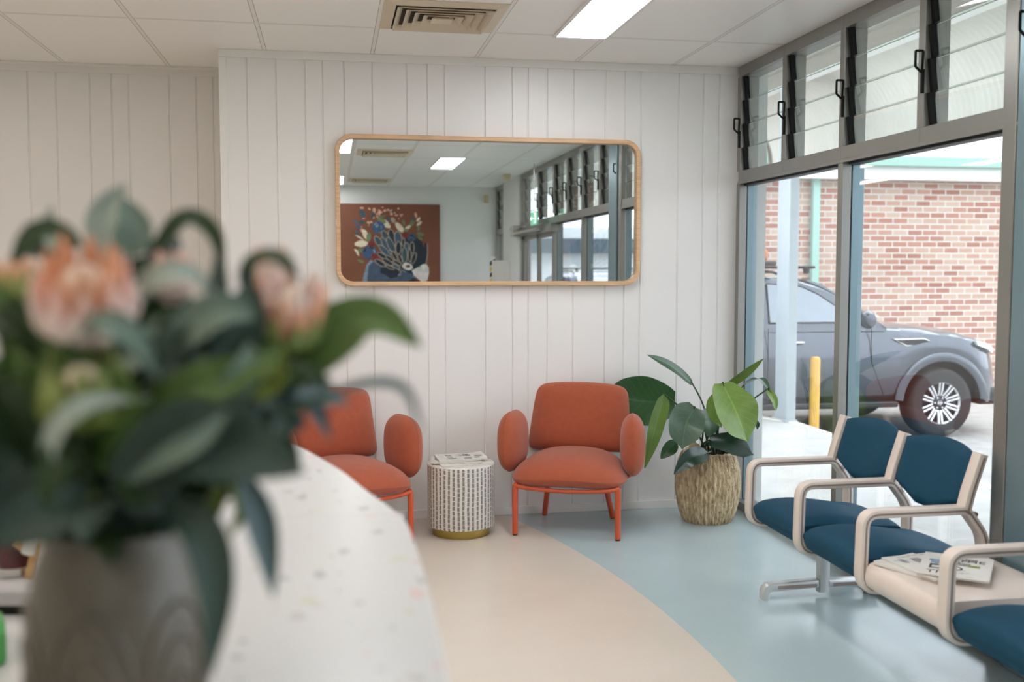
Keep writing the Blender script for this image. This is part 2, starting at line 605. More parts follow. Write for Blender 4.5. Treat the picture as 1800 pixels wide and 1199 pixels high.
M['headlamp'] = mat('clear_headlamp', '#E8ECEE', 0.1, var=0.03, coat=1.0)
M['orangebag'] = mat('orange_canvas', '#D08A66', 0.8, var=0.1)
M['farwall'] = mat('far_white_wall', '#E2E6E8', 0.6, var=0.03)
M['farband'] = mat('far_dark_band', '#4B5A64', 0.4, var=0.3, scale=1.5, stretch=(3, 1, 0.6))


def ceiling_mat():
    m = bpy.data.materials.new('white_ceiling_tile'); m.use_nodes = True
    nt = m.node_tree; b = nt.nodes['Principled BSDF']
    g = N(nt, 'ShaderNodeNewGeometry')
    sp = N(nt, 'ShaderNodeSeparateXYZ'); nt.links.new(g.outputs['Position'], sp.inputs[0])
    fx = math_node(nt, 'FRACT', math_node(nt, 'DIVIDE', math_node(nt, 'ADD', sp.outputs['X'], 100 * 0.598 - 0.252), 0.598))
    fy = math_node(nt, 'FRACT', math_node(nt, 'DIVIDE', math_node(nt, 'ADD', sp.outputs['Y'], 1200.0 - 5.35), 1.2))
    def dist(f, s):
        a = math_node(nt, 'SUBTRACT', 0.5, math_node(nt, 'ABSOLUTE', math_node(nt, 'SUBTRACT', f, 0.5)))
        return math_node(nt, 'MULTIPLY', a, s)
    d = math_node(nt, 'MINIMUM', dist(fx, 0.598), dist(fy, 1.2))
    bar = math_node(nt, 'LESS_THAN', d, 0.012)
    gap = math_node(nt, 'MULTIPLY', bar, math_node(nt, 'GREATER_THAN', d, 0.0095))
    nz = N(nt, 'ShaderNodeTexNoise'); nz.inputs['Scale'].default_value = 1.5
    tile = mixc(nt, nz.outputs['Fac'], lin('#EDEBE7'), lin('#F3F1EE'))
    c1 = mixc(nt, bar, tile, lin('#E6E3DD'))
    c2 = mixc(nt, gap, c1, lin('#8E877E'))
    nt.links.new(c2, b.inputs['Base Color'])
    b.inputs['Roughness'].default_value = 0.38
    bp = N(nt, 'ShaderNodeBump'); bp.inputs['Strength'].default_value = 0.6; bp.inputs['Distance'].default_value = 0.004
    nt.links.new(math_node(nt, 'SUBTRACT', 1.0, gap), bp.inputs['Height'])
    nt.links.new(bp.outputs['Normal'], b.inputs['Normal'])
    return m


def floor_mat():
    m = bpy.data.materials.new('two_tone_vinyl_floor'); m.use_nodes = True
    nt = m.node_tree; b = nt.nodes['Principled BSDF']
    g = N(nt, 'ShaderNodeNewGeometry')
    sp = N(nt, 'ShaderNodeSeparateXYZ'); nt.links.new(g.outputs['Position'], sp.inputs[0])
    dx = math_node(nt, 'ADD', sp.outputs['X'], 5.88)
    dy = math_node(nt, 'SUBTRACT', sp.outputs['Y'], 3.6)
    d = math_node(nt, 'SQRT', math_node(nt, 'ADD', math_node(nt, 'MULTIPLY', dx, dx), math_node(nt, 'MULTIPLY', dy, dy)))
    blue = math_node(nt, 'GREATER_THAN', d, 7.3)
    n1 = N(nt, 'ShaderNodeTexNoise'); n1.inputs['Scale'].default_value = 160; n1.inputs['Detail'].default_value = 2
    n2 = N(nt, 'ShaderNodeTexNoise'); n2.inputs['Scale'].default_value = 3; n2.inputs['Detail'].default_value = 3
    for n_ in (n1, n2): nt.links.new(g.outputs['Position'], n_.inputs['Vector'])
    f = math_node(nt, 'ADD', math_node(nt, 'MULTIPLY', n1.outputs['Fac'], 0.6), math_node(nt, 'MULTIPLY', n2.outputs['Fac'], 0.4))
    be = mixc(nt, f, lin('#C4B9AC'), lin('#D5CCC1'))
    bl = mixc(nt, f, lin('#9DB1B6'), lin('#B5C5C7'))
    nt.links.new(mixc(nt, blue, be, bl), b.inputs['Base Color'])
    nt.links.new(math_node(nt, 'ADD', math_node(nt, 'MULTIPLY', n2.outputs['Fac'], 0.12), 0.17), b.inputs['Roughness'])
    bp = N(nt, 'ShaderNodeBump'); bp.inputs['Strength'].default_value = 0.06; bp.inputs['Distance'].default_value = 0.002
    nt.links.new(n1.outputs['Fac'], bp.inputs['Height'])
    nt.links.new(bp.outputs['Normal'], b.inputs['Normal'])
    return m


def counter_mat():
    m = bpy.data.materials.new('white_flecked_stone'); m.use_nodes = True
    nt = m.node_tree; b = nt.nodes['Principled BSDF']
    g = N(nt, 'ShaderNodeNewGeometry')
    mp = N(nt, 'ShaderNodeMapping'); mp.inputs['Scale'].default_value = (1, 0.75, 1)
    nt.links.new(g.outputs['Position'], mp.inputs['Vector'])
    nz = N(nt, 'ShaderNodeTexNoise'); nz.inputs['Scale'].default_value = 30
    nt.links.new(mp.outputs['Vector'], nz.inputs['Vector'])
    ad = N(nt, 'ShaderNodeVectorMath', operation='MULTIPLY_ADD')
    nt.links.new(nz.outputs['Color'], ad.inputs[0]); ad.inputs[1].default_value = (0.03, 0.03, 0.0)
    nt.links.new(mp.outputs['Vector'], ad.inputs[2])
    col = lin('#C6C6C5')
    for sc, thr, cols, st in ((24, 0.21, ('#8F8E8C', '#C99A96', '#A9A5A0', '#B9BD9A', '#7F848C', '#D2A9A4'), 0.6),
                              (55, 0.25, ('#6E6C6C', '#B07C78', '#9C9C98', '#808A74'), 0.75)):
        vo = N(nt, 'ShaderNodeTexVoronoi'); vo.inputs['Scale'].default_value = sc
        nt.links.new(ad.outputs[0], vo.inputs['Vector'])
        s3 = N(nt, 'ShaderNodeSeparateColor'); nt.links.new(vo.outputs['Color'], s3.inputs[0])
        rp = N(nt, 'ShaderNodeValToRGB'); rp.color_ramp.interpolation = 'CONSTANT'
        els = rp.color_ramp.elements
        while len(els) < len(cols): els.new(0.5)
        for k, c in enumerate(cols):
            els[k].position = k / len(cols); els[k].color = lin(c)
        nt.links.new(s3.outputs[0], rp.inputs['Fac'])
        size = math_node(nt, 'MULTIPLY', s3.outputs[1], thr * 1.5)
        near = math_node(nt, 'LESS_THAN', vo.outputs['Distance'], size)
        pick = math_node(nt, 'LESS_THAN', s3.outputs[2], 0.5)
        col = mixc(nt, math_node(nt, 'MULTIPLY', math_node(nt, 'MULTIPLY', near, pick), st), col, rp.outputs['Color'])
    nt.links.new(col, b.inputs['Base Color'])
    b.inputs['Roughness'].default_value = 0.3
    return m


def inlay_mat():
    m = bpy.data.materials.new('bone_inlay_strips'); m.use_nodes = True
    nt = m.node_tree; b = nt.nodes['Principled BSDF']
    tc = N(nt, 'ShaderNodeTexCoord')
    sp = N(nt, 'ShaderNodeSeparateXYZ'); nt.links.new(tc.outputs['UV'], sp.inputs[0])
    wob = N(nt, 'ShaderNodeTexNoise'); wob.inputs['Scale'].default_value = 9
    nt.links.new(tc.outputs['Object'], wob.inputs['Vector'])
    u = math_node(nt, 'ADD', math_node(nt, 'MULTIPLY', sp.outputs['X'], 44.0), math_node(nt, 'MULTIPLY', wob.outputs['Fac'], 0.3))
    colid = math_node(nt, 'FLOOR', u)
    fu = math_node(nt, 'FRACT', u)
    strip = math_node(nt, 'MULTIPLY', math_node(nt, 'GREATER_THAN', fu, 0.52), math_node(nt, 'LESS_THAN', fu, 0.97))
    wn_ = N(nt, 'ShaderNodeTexWhiteNoise', noise_dimensions='1D'); nt.links.new(colid, wn_.inputs['W'])
    v = math_node(nt, 'ADD', math_node(nt, 'MULTIPLY', sp.outputs['Y'], 38.0), math_node(nt, 'MULTIPLY', wn_.outputs['Value'], 7.3))
    w2 = N(nt, 'ShaderNodeTexWhiteNoise', noise_dimensions='2D')
    cb = N(nt, 'ShaderNodeCombineXYZ'); nt.links.new(colid, cb.inputs[0]); nt.links.new(math_node(nt, 'FLOOR', v), cb.inputs[1])
    nt.links.new(cb.outputs[0], w2.inputs['Vector'])
    fv = math_node(nt, 'FRACT', v)
    brick = math_node(nt, 'MULTIPLY', strip, math_node(nt, 'GREATER_THAN', fv, math_node(nt, 'ADD', math_node(nt, 'MULTIPLY', w2.outputs['Value'], 0.12), 0.06)))
    nz = N(nt, 'ShaderNodeTexNoise'); nz.inputs['Scale'].default_value = 90; nz.inputs['Detail'].default_value = 4
    nt.links.new(tc.outputs['Object'], nz.inputs['Vector'])
    dk = mixc(nt, nz.outputs['Fac'], lin('#4A4540'), lin('#A09A94'))
    lt = mixc(nt, nz.outputs['Fac'], lin('#C2BDB6'), lin('#E6E3DE'))
    nt.links.new(mixc(nt, brick, lt, dk), b.inputs['Base Color'])
    b.inputs['Roughness'].default_value = 0.35
    return m


def brick_mat():
    m = bpy.data.materials.new('weathered_red_brick'); m.use_nodes = True
    nt = m.node_tree; b = nt.nodes['Principled BSDF']
    g = N(nt, 'ShaderNodeNewGeometry')
    sp = N(nt, 'ShaderNodeSeparateXYZ'); nt.links.new(g.outputs['Position'], sp.inputs[0])
    cb = N(nt, 'ShaderNodeCombineXYZ')
    nt.links.new(math_node(nt, 'ADD', sp.outputs['X'], math_node(nt, 'MULTIPLY', sp.outputs['Y'], 0.7)), cb.inputs[0]); nt.links.new(sp.outputs['Z'], cb.inputs[1])
    br = N(nt, 'ShaderNodeTexBrick')
    nt.links.new(cb.outputs[0], br.inputs['Vector'])
    br.inputs['Scale'].default_value = 1.0
    br.inputs['Brick Width'].default_value = 0.24
    br.inputs['Row Height'].default_value = 0.086
    br.inputs['Mortar Size'].default_value = 0.011
    br.inputs['Mortar Smooth'].default_value = 0.1
    br.inputs['Bias'].default_value = 0.0
    br.inputs['Color1'].default_value = (0, 0, 0, 1); br.inputs['Color2'].default_value = (1, 1, 1, 1)
    br.inputs['Mortar'].default_value = (0.5, 0.5, 0.5, 1)
    rp = N(nt, 'ShaderNodeValToRGB')
    els = rp.color_ramp.elements
    els[0].color = lin('#8A5547'); els[0].position = 0
    els[1].color = lin('#B29D8D'); els[1].position = 1.0
    e = els.new(0.35); e.color = lin('#A06C5C')
    e = els.new(0.6); e.color = lin('#A78372')
    nt.links.new(br.outputs['Color'], rp.inputs['Fac'])
    nz = N(nt, 'ShaderNodeTexNoise'); nz.inputs['Scale'].default_value = 9; nz.inputs['Detail'].default_value = 5
    nt.links.new(g.outputs['Position'], nz.inputs['Vector'])
    c = mixc(nt, math_node(nt, 'MULTIPLY', nz.outputs['Fac'], 0.3), rp.outputs['Color'], lin('#B5A496'))
    nt.links.new(mixc(nt, br.outputs['Fac'], c, lin('#BFB8AE')), b.inputs['Base Color'])
    b.inputs['Roughness'].default_value = 0.9
    bp = N(nt, 'ShaderNodeBump'); bp.inputs['Strength'].default_value = 0.6; bp.inputs['Distance'].default_value = 0.008
    nt.links.new(math_node(nt, 'SUBTRACT', 1.0, br.outputs['Fac']), bp.inputs['Height'])
    nt.links.new(bp.outputs['Normal'], b.inputs['Normal'])
    return m


def weave_mat():
    m = bpy.data.materials.new('woven_seagrass'); m.use_nodes = True
    nt = m.node_tree; b = nt.nodes['Principled BSDF']
    tc = N(nt, 'ShaderNodeTexCoord')
    sp = N(nt, 'ShaderNodeSeparateXYZ'); nt.links.new(tc.outputs['UV'], sp.inputs[0])
    nz = N(nt, 'ShaderNodeTexNoise'); nz.inputs['Scale'].default_value = 55; nz.inputs['Detail'].default_value = 4
    mp = N(nt, 'ShaderNodeMapping'); mp.inputs['Scale'].default_value = (1, 1, 0.25)
    nt.links.new(tc.outputs['Object'], mp.inputs['Vector']); nt.links.new(mp.outputs['Vector'], nz.inputs['Vector'])
    rp = N(nt, 'ShaderNodeValToRGB'); els = rp.color_ramp.elements
    els[0].position = 0.3; els[0].color = lin('#8A745A'); els[1].position = 0.72; els[1].color = lin('#D4C2A4')
    e = els.new(0.5); e.color = lin('#B9A583')
    nt.links.new(nz.outputs['Fac'], rp.inputs['Fac'])
    nt.links.new(rp.outputs['Color'], b.inputs['Base Color'])
    b.inputs['Roughness'].default_value = 0.85
    bp = N(nt, 'ShaderNodeBump'); bp.inputs['Strength'].default_value = 0.8; bp.inputs['Distance'].default_value = 0.006
    nt.links.new(nz.outputs['Fac'], bp.inputs['Height']); nt.links.new(bp.outputs['Normal'], b.inputs['Normal'])
    return m


M['ceiling'] = ceiling_mat()
M['floor'] = floor_mat()
M['counter'] = counter_mat()
M['inlay'] = inlay_mat()
M['brick'] = brick_mat()
M['weave'] = weave_mat()

# ------------------------------------------------------------------ room shell
CZ = 2.70          # ceiling
XW = 2.46          # inner face of the window wall
YB = 6.0           # back wall
YR = 6.65          # recessed wall on the left
XR = -0.586        # corner between the two
XL = -4.2          # left wall
YF = -3.3          # wall behind the camera

b = MB(); b.box((XL - 0.2, YF - 0.2, -0.12), (XW + 0.11, YR + 0.2, 0.0))
struct(b.build('floor', M['floor']))

b = MB(); b.box((XL - 0.2, YF - 0.2, CZ), (XW + 0.12, YR + 0.2, CZ + 0.12))
struct(b.build('ceiling', M['ceiling']))


def grooved(x0, x1, y, grooves, back):
    """board-lined wall facing -Y: v-grooves cut into its front"""
    pts = [(x0, y)]
    for g in sorted(grooves):
        if x0 + 0.02 < g < x1 - 0.02:
            pts += [(g - 0.006, y), (g - 0.002, y + 0.006), (g + 0.002, y + 0.006), (g + 0.006, y)]
    pts += [(x1, y), (x1, y + back), (x0, y + back)]
    return pts


G1 = [-0.449, -0.289, -0.129, -0.031, 0.09, 0.248, 0.446, 0.564, 0.663, 0.902, 1.064, 1.159, 1.275, 1.434, 1.632, 1.751, 1.85, 2.088, 2.247, 2.348]
G2 = [-0.698, -0.799, -0.959, -1.199, -1.296, -1.422, -1.615, -1.775, -1.89]
G2 += [g - 1.192 for g in G2] + [g - 2.384 for g in G2[:8]]
b = MB(); b.prism(grooved(XR, XW + 0.1, YB, G1, 0.10), lambda a, c, d: (a, c, d), 0, CZ)
b.box((XR, YB + 0.1, 0), (XR + 0.1, YR, CZ))
struct(b.build('wall_back', M['wall']))
b = MB(); b.prism(grooved(XL, XR + 0.1, YR, G2, 0.12), lambda a, c, d: (a, c, d), 0, CZ)
struct(b.build('wall_recess', M['wall']))
b = MB(); b.box((XL - 0.15, YF - 0.15, 0), (XL, YR + 0.12, CZ))
struct(b.build('wall_left', M['plaster']))
b = MB(); b.box((XL, YF - 0.15, 0), (XW + 0.1, YF, CZ))
struct(b.build('wall_front', M['plaster']))

# cornice, corner bead and skirting
b = MB(); b.box((XR - 0.012, YB - 0.014, CZ - 0.045), (XW - 0.001, YB + 0.001, CZ + 0.0))
b.box((XR - 0.012, YB - 0.012, 0), (XR + 0.03, YB + 0.001, CZ - 0.045))
struct(b.build('trim_1', M['trim'], bevel=0.003))
b = MB(); b.box((XL, YR - 0.014, CZ - 0.04), (XR, YR + 0.001, CZ))
struct(b.build('trim_2', M['trim'], bevel=0.003))
b = MB(); b.box((XL, YR - 0.10, CZ - 0.012), (XR, YR - 0.06, CZ))
struct(b.build('trim_3', M['trim'], bevel=0.002))
b = MB(); b.box((XR - 0.012, YB - 0.012, 0), (XW - 0.001, YB + 0.001, 0.05))
struct(b.build('baseboard_back', M['trim'], bevel=0.003))
b = MB(); b.box((XL, YR - 0.012, 0), (XR, YR + 0.001, 0.05))
struct(b.build('baseboard_recess', M['trim'], bevel=0.003))

# ------------------------------------------------------------------ window wall (x = XW), frames 0.1 m deep
ZT0, ZT1, ZH = 1.995, 2.07, 2.635
X0, X1 = XW, XW + 0.115


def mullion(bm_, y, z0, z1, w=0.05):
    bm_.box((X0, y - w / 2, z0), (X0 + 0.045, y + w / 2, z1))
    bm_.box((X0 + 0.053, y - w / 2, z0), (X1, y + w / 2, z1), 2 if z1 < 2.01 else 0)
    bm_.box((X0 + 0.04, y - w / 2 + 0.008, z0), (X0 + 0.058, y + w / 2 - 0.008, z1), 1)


def lever(parent, y, z):
    m = MB()
    p = round_path([(X0 - 0.010, y - 0.016, z - 0.045), (X0 - 0.040, y - 0.016, z - 0.02), (X0 - 0.040, y - 0.016, z + 0.045), (X0 - 0.006, y - 0.016, z + 0.045)], 0.006)
    m.tube(p, 0.0055, 8, closed=True)
    m.box((X0 - 0.012, y - 0.022, z - 0.13), (X0 + 0.0, y - 0.010, z - 0.03))
    return m.build('louvre_lever', M['black'], parent, smooth=40)


def louvre_bay(parent, y0, y1, lev=True):
    """glass louvres between mullion faces y0<y1"""
    nb = 4
    hh = (ZH - ZT1) / nb
    for k in range(nb):
        zc = ZT1 + hh * (k + 0.5)
        Mx = Matrix.Translation((X0 + 0.035, 0, zc)) @ Matrix.Rotation(R(-7), 4, 'Y')
        m = MB(); m.box((-0.003, y0 + 0.012, -hh * 0.515), (0.003, y1 - 0.02, hh * 0.515), 0, Mx)
        m.box((-0.0032, y0 + 0.012, -hh * 0.515 - 0.001), (0.0032, y1 - 0.02, -hh * 0.515 + 0.002), 1, Mx)
        m.build('louvre_blade', [M['louvre'], M['glassedge']], parent)
    m = MB()
    for k in range(nb):
        zc = ZT1 + hh * (k + 0.5)
        Mx = Matrix.Translation((X0 + 0.03, 0, zc)) @ Matrix.Rotation(R(-7), 4, 'Y')
        m.box((-0.012, y1 - 0.024, -hh * 0.5), (0.014, y1 - 0.002, hh * 0.5), 0, Mx)
    m.build('louvre_carrier', M['black'], parent, bevel=0.002)
    m = MB()
    for k in range(nb):
        zc = ZT1 + hh * (k + 0.5)
        Mx = Matrix.Translation((X0 + 0.035, 0, zc)) @ Matrix.Rotation(R(-7), 4, 'Y')
        m.box((-0.012, y0 + 0.002, -hh * 0.5), (0.012, y0 + 0.012, hh * 0.5), 0, Mx)
    m.build('louvre_clip', M['aludark'], parent)
    if lev: lever(parent, y1 + 0.02, ZT1 + 0.27)


UP = [5.965, 5.34, 4.69, 4.01, 3.35, 2.70, 2.04, 1.39, 0.72]
LOW = [5.965, 4.69, 3.35, 2.04, 0.72]
for k in range(len(UP) - 1):
    ya, yb = UP[k + 1], UP[k]
    m = MB()
    m.box((X0, ya, ZH), (X1, yb, CZ)); m.box((X0, ya, ZT0), (X1, yb, ZT1))
    m.box((X0 - 0.006, ya, ZT0 - 0.004), (X0, yb, ZT0 + 0.012))
    mullion(m, yb, ZT1, ZH)
    fr = struct(m.build('window_%d' % (k + 1), [M['alu'], M['aludark'], M['alublue']], bevel=0.002))
    louvre_bay(fr, ya + 0.025, yb - 0.025)
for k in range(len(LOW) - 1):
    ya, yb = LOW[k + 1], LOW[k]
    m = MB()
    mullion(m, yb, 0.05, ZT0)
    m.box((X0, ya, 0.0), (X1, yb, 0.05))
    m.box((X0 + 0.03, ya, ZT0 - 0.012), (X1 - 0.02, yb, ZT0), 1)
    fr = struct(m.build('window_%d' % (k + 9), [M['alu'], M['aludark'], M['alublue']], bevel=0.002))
    g = MB(); g.box((X0 + 0.046, ya + 0.018, 0.045), (X0 + 0.052, yb - 0.018, ZT0 - 0.005))
    g.build('glass_pane', M['glass'], fr)

# door bay, seen in the mirror: sliding doors under two louvre windows
for k, (ya, yb) in enumerate([(-0.14, 0.72), (-1.20, -0.14)]):
    m = MB(); m.box((X0, ya, ZH), (X1, yb, CZ)); mullion(m, yb, ZT1 + 0.03, ZH)
    m.box((X0, ya, ZT0), (X1, yb, ZT1))
    fr = struct(m.build('window_%d' % (k + 13), [M['alu'], M['aludark'], M['alublue']], bevel=0.002))
    louvre_bay(fr, ya + 0.025, yb - 0.025)
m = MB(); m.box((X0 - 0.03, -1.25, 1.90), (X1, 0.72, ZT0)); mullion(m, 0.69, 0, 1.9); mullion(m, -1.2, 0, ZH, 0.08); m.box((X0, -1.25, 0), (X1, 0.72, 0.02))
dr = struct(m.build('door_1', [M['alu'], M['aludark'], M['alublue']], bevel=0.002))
for (ya, yb) in ((-1.16, -0.23), (-0.25, 0.66)):
    m = MB(); w = 0.05
    m.box((X0 + 0.02, ya, 0.02), (X0 + 0.06, ya + w, 1.9)); m.box((X0 + 0.02, yb - w, 0.02), (X0 + 0.06, yb, 1.9))
    m.box((X0 + 0.02, ya, 0.02), (X0 + 0.06, yb, 0.12)); m.box((X0 + 0.02, ya, 1.85), (X0 + 0.06, yb, 1.9))
    lf = m.build('door_leaf', M['alu'], dr)
    g = MB(); g.box((X0 + 0.037, ya + w - 0.01, 0.11), (X0 + 0.043, yb - w + 0.01, 1.86)); g.build('glass_pane', M['glass'], lf)
m = MB(); m.box((X0 - 0.10, -1.3, 1.93), (X0 - 0.03, 0.30, 1.955)); m.tube([(X0 - 0.06, -1.75, 2.01), (X0 - 0.06, -0.6, 2.01)], 0.006); m.box((X0 - 0.12, -1.36, 1.90), (X0 - 0.02, -1.2, 2.05))
m.build('door_operator', M['chrome'], dr, bevel=0.003)

# white pillar, then a small window by the front wall
b = MB(); b.box((X0 - 0.03, -2.456, 0), (X1, -1.25, CZ)); struct(b.build('wall_right', M['plaster'], bevel=0.004))
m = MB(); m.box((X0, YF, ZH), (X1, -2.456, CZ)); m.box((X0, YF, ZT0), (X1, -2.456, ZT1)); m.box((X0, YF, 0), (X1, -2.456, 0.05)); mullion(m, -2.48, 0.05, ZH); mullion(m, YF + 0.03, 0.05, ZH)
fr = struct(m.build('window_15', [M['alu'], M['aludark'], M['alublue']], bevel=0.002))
louvre_bay(fr, YF + 0.055, -2.505)
g = MB(); g.box((X0 + 0.046, YF + 0.04, 0.045), (X0 + 0.052, -2.49, ZT0 - 0.005)); g.build('glass_pane', M['glass'], fr)

# steel column on the window line
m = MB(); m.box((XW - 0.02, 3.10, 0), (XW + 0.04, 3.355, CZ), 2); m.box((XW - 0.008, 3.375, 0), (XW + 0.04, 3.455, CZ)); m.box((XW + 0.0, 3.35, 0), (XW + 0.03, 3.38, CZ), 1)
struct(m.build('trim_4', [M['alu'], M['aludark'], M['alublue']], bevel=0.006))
# outer jamb of painted brick beside the first window
m = MB(); m.box((X1, YB - 0.03, -0.05), (X1 + 0.07, YB + 0.35, 3.6))
struct(m.build('wall_pier', M['pier']))
m = MB(); m.box((X1 - 0.1, YF - 0.15, CZ + 0.0), (X1 + 0.05, YB + 0.35, 3.65))
struct(m.build('wall_parapet', M['pier']))

# ------------------------------------------------------------------ ceiling fittings
def ceiling_light(x, y, label, group=None, lm='lamp'):
    t = thing('ceiling_light', label, 'light', (x, y, CZ), 0, group)
    w, l = 0.262, 1.19
    m = MB()
    for (a, c) in (((-w / 2 - 0.018, -l / 2), (-w / 2, l / 2)), ((w / 2, -l / 2), (w / 2 + 0.018, l / 2)), ((-w / 2 - 0.018, -l / 2 - 0.018), (w / 2 + 0.018, -l / 2)), ((-w / 2 - 0.018, l / 2), (w / 2 + 0.018, l / 2 + 0.018))):
        m.box((a[0], a[1], -0.010), (c[0], c[1], 0.0))
    m.build('frame', M['trim'], t)
    m = MB(); m.box((-w / 2, -l / 2, -0.006), (w / 2, l / 2, 0.0)); m.build('diffuser', M[lm], t)
    return t


for (x, y) in ((0.09, 3.55), (-1.15, 3.9), (1.316, 2.95), (-1.15, 0.2)):  # added unseen panels that brighten the room and the back wall
    ceiling_light(x, y, 'added ceiling panel overhead, unseen, to brighten the room', 'added ceiling panels overhead, out of view', 'lampwarm' if x < -1 else 'lamp')
ceiling_light(1.316, 4.75, 'long lit ceiling panel light beside the cream air vent near the panelled wall')
ceiling_light(1.345, 0.09, 'lit ceiling panel seen whole near the top middle of the mirror')
ceiling_light(0.09, 1.60, 'lit ceiling panel at the upper left corner of the mirror', None, 'lampdim')
ceiling_light(0.06, -2.35, 'small lit ceiling panel low on the left edge of the mirror')
for (x, y) in ((-2.35, 4.75), (-2.35, 1.6), (-2.35, -1.5)):  # more added unseen panels, lighting the room from the left
    ceiling_light(x, y, 'added ceiling panel over the reception side, unseen, to light the room', 'added ceiling panels over the reception side', 'lampwarm')


def ceiling_vent(x, y, label):
    t = thing('ceiling_vent', label, 'vent', (x, y, CZ), 0)
    s = 0.29
    m = MB()
    for i in range(4):
        M_ = Matrix.Rotation(R(90 * i), 4, 'Z')
        vs = [(-s, -s, -0.004), (s, -s, -0.004), (s - 0.055, -s + 0.055, -0.016), (-s + 0.055, -s + 0.055, -0.016)]
        vs += [(a, c, 0.0) for a, c, _ in vs]
        m.add([M_ @ Vector(v) for v in vs], [(0, 1, 2, 3), (7, 6, 5, 4), (0, 4, 5, 1), (2, 6, 7, 3), (1, 5, 6, 2), (3, 7, 4, 0)])
    m.build('frame', M['ventcream'], t)
    for k in range(5):
        a0 = 0.228 - k * 0.044; a1 = a0 - 0.030
        m = MB()
        for i in range(4):
            M_ = Matrix.Rotation(R(90 * i), 4, 'Z')
            vs = [(-a0, -a0, -0.026), (a0, -a0, -0.026), (a1, -a1, -0.002), (-a1, -a1, -0.002), (-a0, -a0, -0.022), (a0, -a0, -0.022), (a1, -a1, 0.0), (-a1, -a1, 0.0)]
            m.add([M_ @ Vector(v) for v in vs], [(0, 1, 2, 3), (7, 6, 5, 4), (0, 4, 5, 1), (2, 6, 7, 3)])
        m.build('louvre_ring', M['ventcream'], t)
    m = MB(); m.box((-0.05, -0.05, -0.024), (0.05, 0.05, -0.018)); m.build('centre_plate', M['ventcream'], t)
    m = MB(); m.box((-0.235, -0.235, -0.0015), (0.235, 0.235, -0.0002)); m.build('duct_opening', M['ventdark'], t)


ceiling_vent(0.55, 5.055, 'square cream air vent of nested louvres in the ceiling above the mirror')
ceiling_vent(0.58, 1.05, 'cream ceiling air vent in the upper left of the mirror')
ceiling_vent(0.55, -2.3, 'second smaller ceiling vent in the mirror, just above the far wall')

# ------------------------------------------------------------------ mirror on the back wall
def rr2(x0, x1, z0, z1, r, k=10):
    cx, cz = (x0 + x1) / 2, (z0 + z1) / 2
    return [(cx + a, cz + c) for a, c in rrect(x1 - x0, z1 - z0, r, k)]


t = thing('wall_mirror', 'wide wall mirror with rounded pale oak frame on the white panelled wall', 'mirror', (0.938, YB, 1.81), 0, world=True)
mx0, mx1, mz0, mz1 = 0.036, 1.840, 1.378, 2.243
ang = 0.006


def frame_pt(a, c, d): return (a, d, c)
m = MB()
op = rr2(mx0, mx1, mz0, mz1, 0.095); ip = rr2(mx0 + 0.026, mx1 - 0.026, mz0 + 0.026, mz1 - 0.026, 0.072)
n = len(op)
lay = [(op, YB - 0.002), (op, YB - 0.050), (ip, YB - 0.050), (ip, YB - 0.012)]
vs = []
for poly, y in lay: vs += [(a, y, c) for a, c in poly]
fs = []
for k in range(3):
    for i in range(n):
        j = (i + 1) % n
        fs.append((k * n + i, k * n + j, (k + 1) * n + j, (k + 1) * n + i))
fs += [(3 * n + i, 3 * n + (i + 1) % n, (i + 1) % n, i) for i in range(n)]
m.add(vs, fs)
m.build('frame', M['oak'], t, smooth=35, bevel=0.004)
m = MB(); m.prism(ip, frame_pt, YB - 0.020, YB - 0.012)
mp_ = m.build('mirror_glass', M['mirror'], t)

# ------------------------------------------------------------------ far wall, seen in the mirror
t = thing('cockatoo_painting', 'rust brown canvas painting of a dark cockatoo crowned with flowers, seen in the mirror', 'painting', (0.9, YF, 1.7), 0, world=True)
PXL, PXR, PZB, PZT = 0.10, 1.615, 0.93, 2.437
m = MB(); m.box((PXL, YF + 0.002, PZB), (PXR, YF + 0.040, PZT)); m.build('stretched_canvas', mat('rust_brown_canvas', '#7A4B36', 0.75, var=0.14, scale=1.6, bump=0.1, bscale=200), t, bevel=0.003)
PM = [mat('painted_' + n_, h_, 0.7, var=0.18, scale=14) for n_, h_ in (('navy', '#1E2B38'), ('slate', '#44586E'), ('pale_slate', '#7E93A6'), ('cream', '#D6CBB4'), ('white', '#DAD6D2'), ('blue', '#3E5678'), ('red', '#7C3230'), ('leaf', '#6F7B58'), ('pink', '#D8A592'), ('outline', '#A89B8C'), ('teal', '#3B5560'), ('iris', '#5A2420'))]
NAVY, SLATE, PALE, CREAM, WHITE, BLUE, RED, LEAFP, PINK, OUTL, TEALP, IRIS = range(12)
pm = MB(); depth = [0.0]


def pt(a, c):
    return (0.148 + (a - 50) / 838.0, 2.437 - (c - 112) / 838.0)


def paint(poly, mi):
    depth[0] += 0.00006
    y = YF + 0.0402 + depth[0]
    vs = [(pt(a, c)[0], y, pt(a, c)[1]) for a, c in poly]
    pm.add(vs, [tuple(range(len(vs)))], mi)


def ell(cx, cy, rx, ry, ang=0, n=18, tip=0.0):
    out = []
    ca, sa = math.cos(R(ang)), math.sin(R(ang))
    for k in range(n):
        a = 2 * math.pi * k / n
        x, y = rx * math.cos(a), ry * math.sin(a)
        if tip: y *= (1 - tip * abs(math.cos(a)) ** 2)
        out.append((cx + x * ca - y * sa, cy + x * sa + y * ca))
    return out


rnd = random.Random(4)
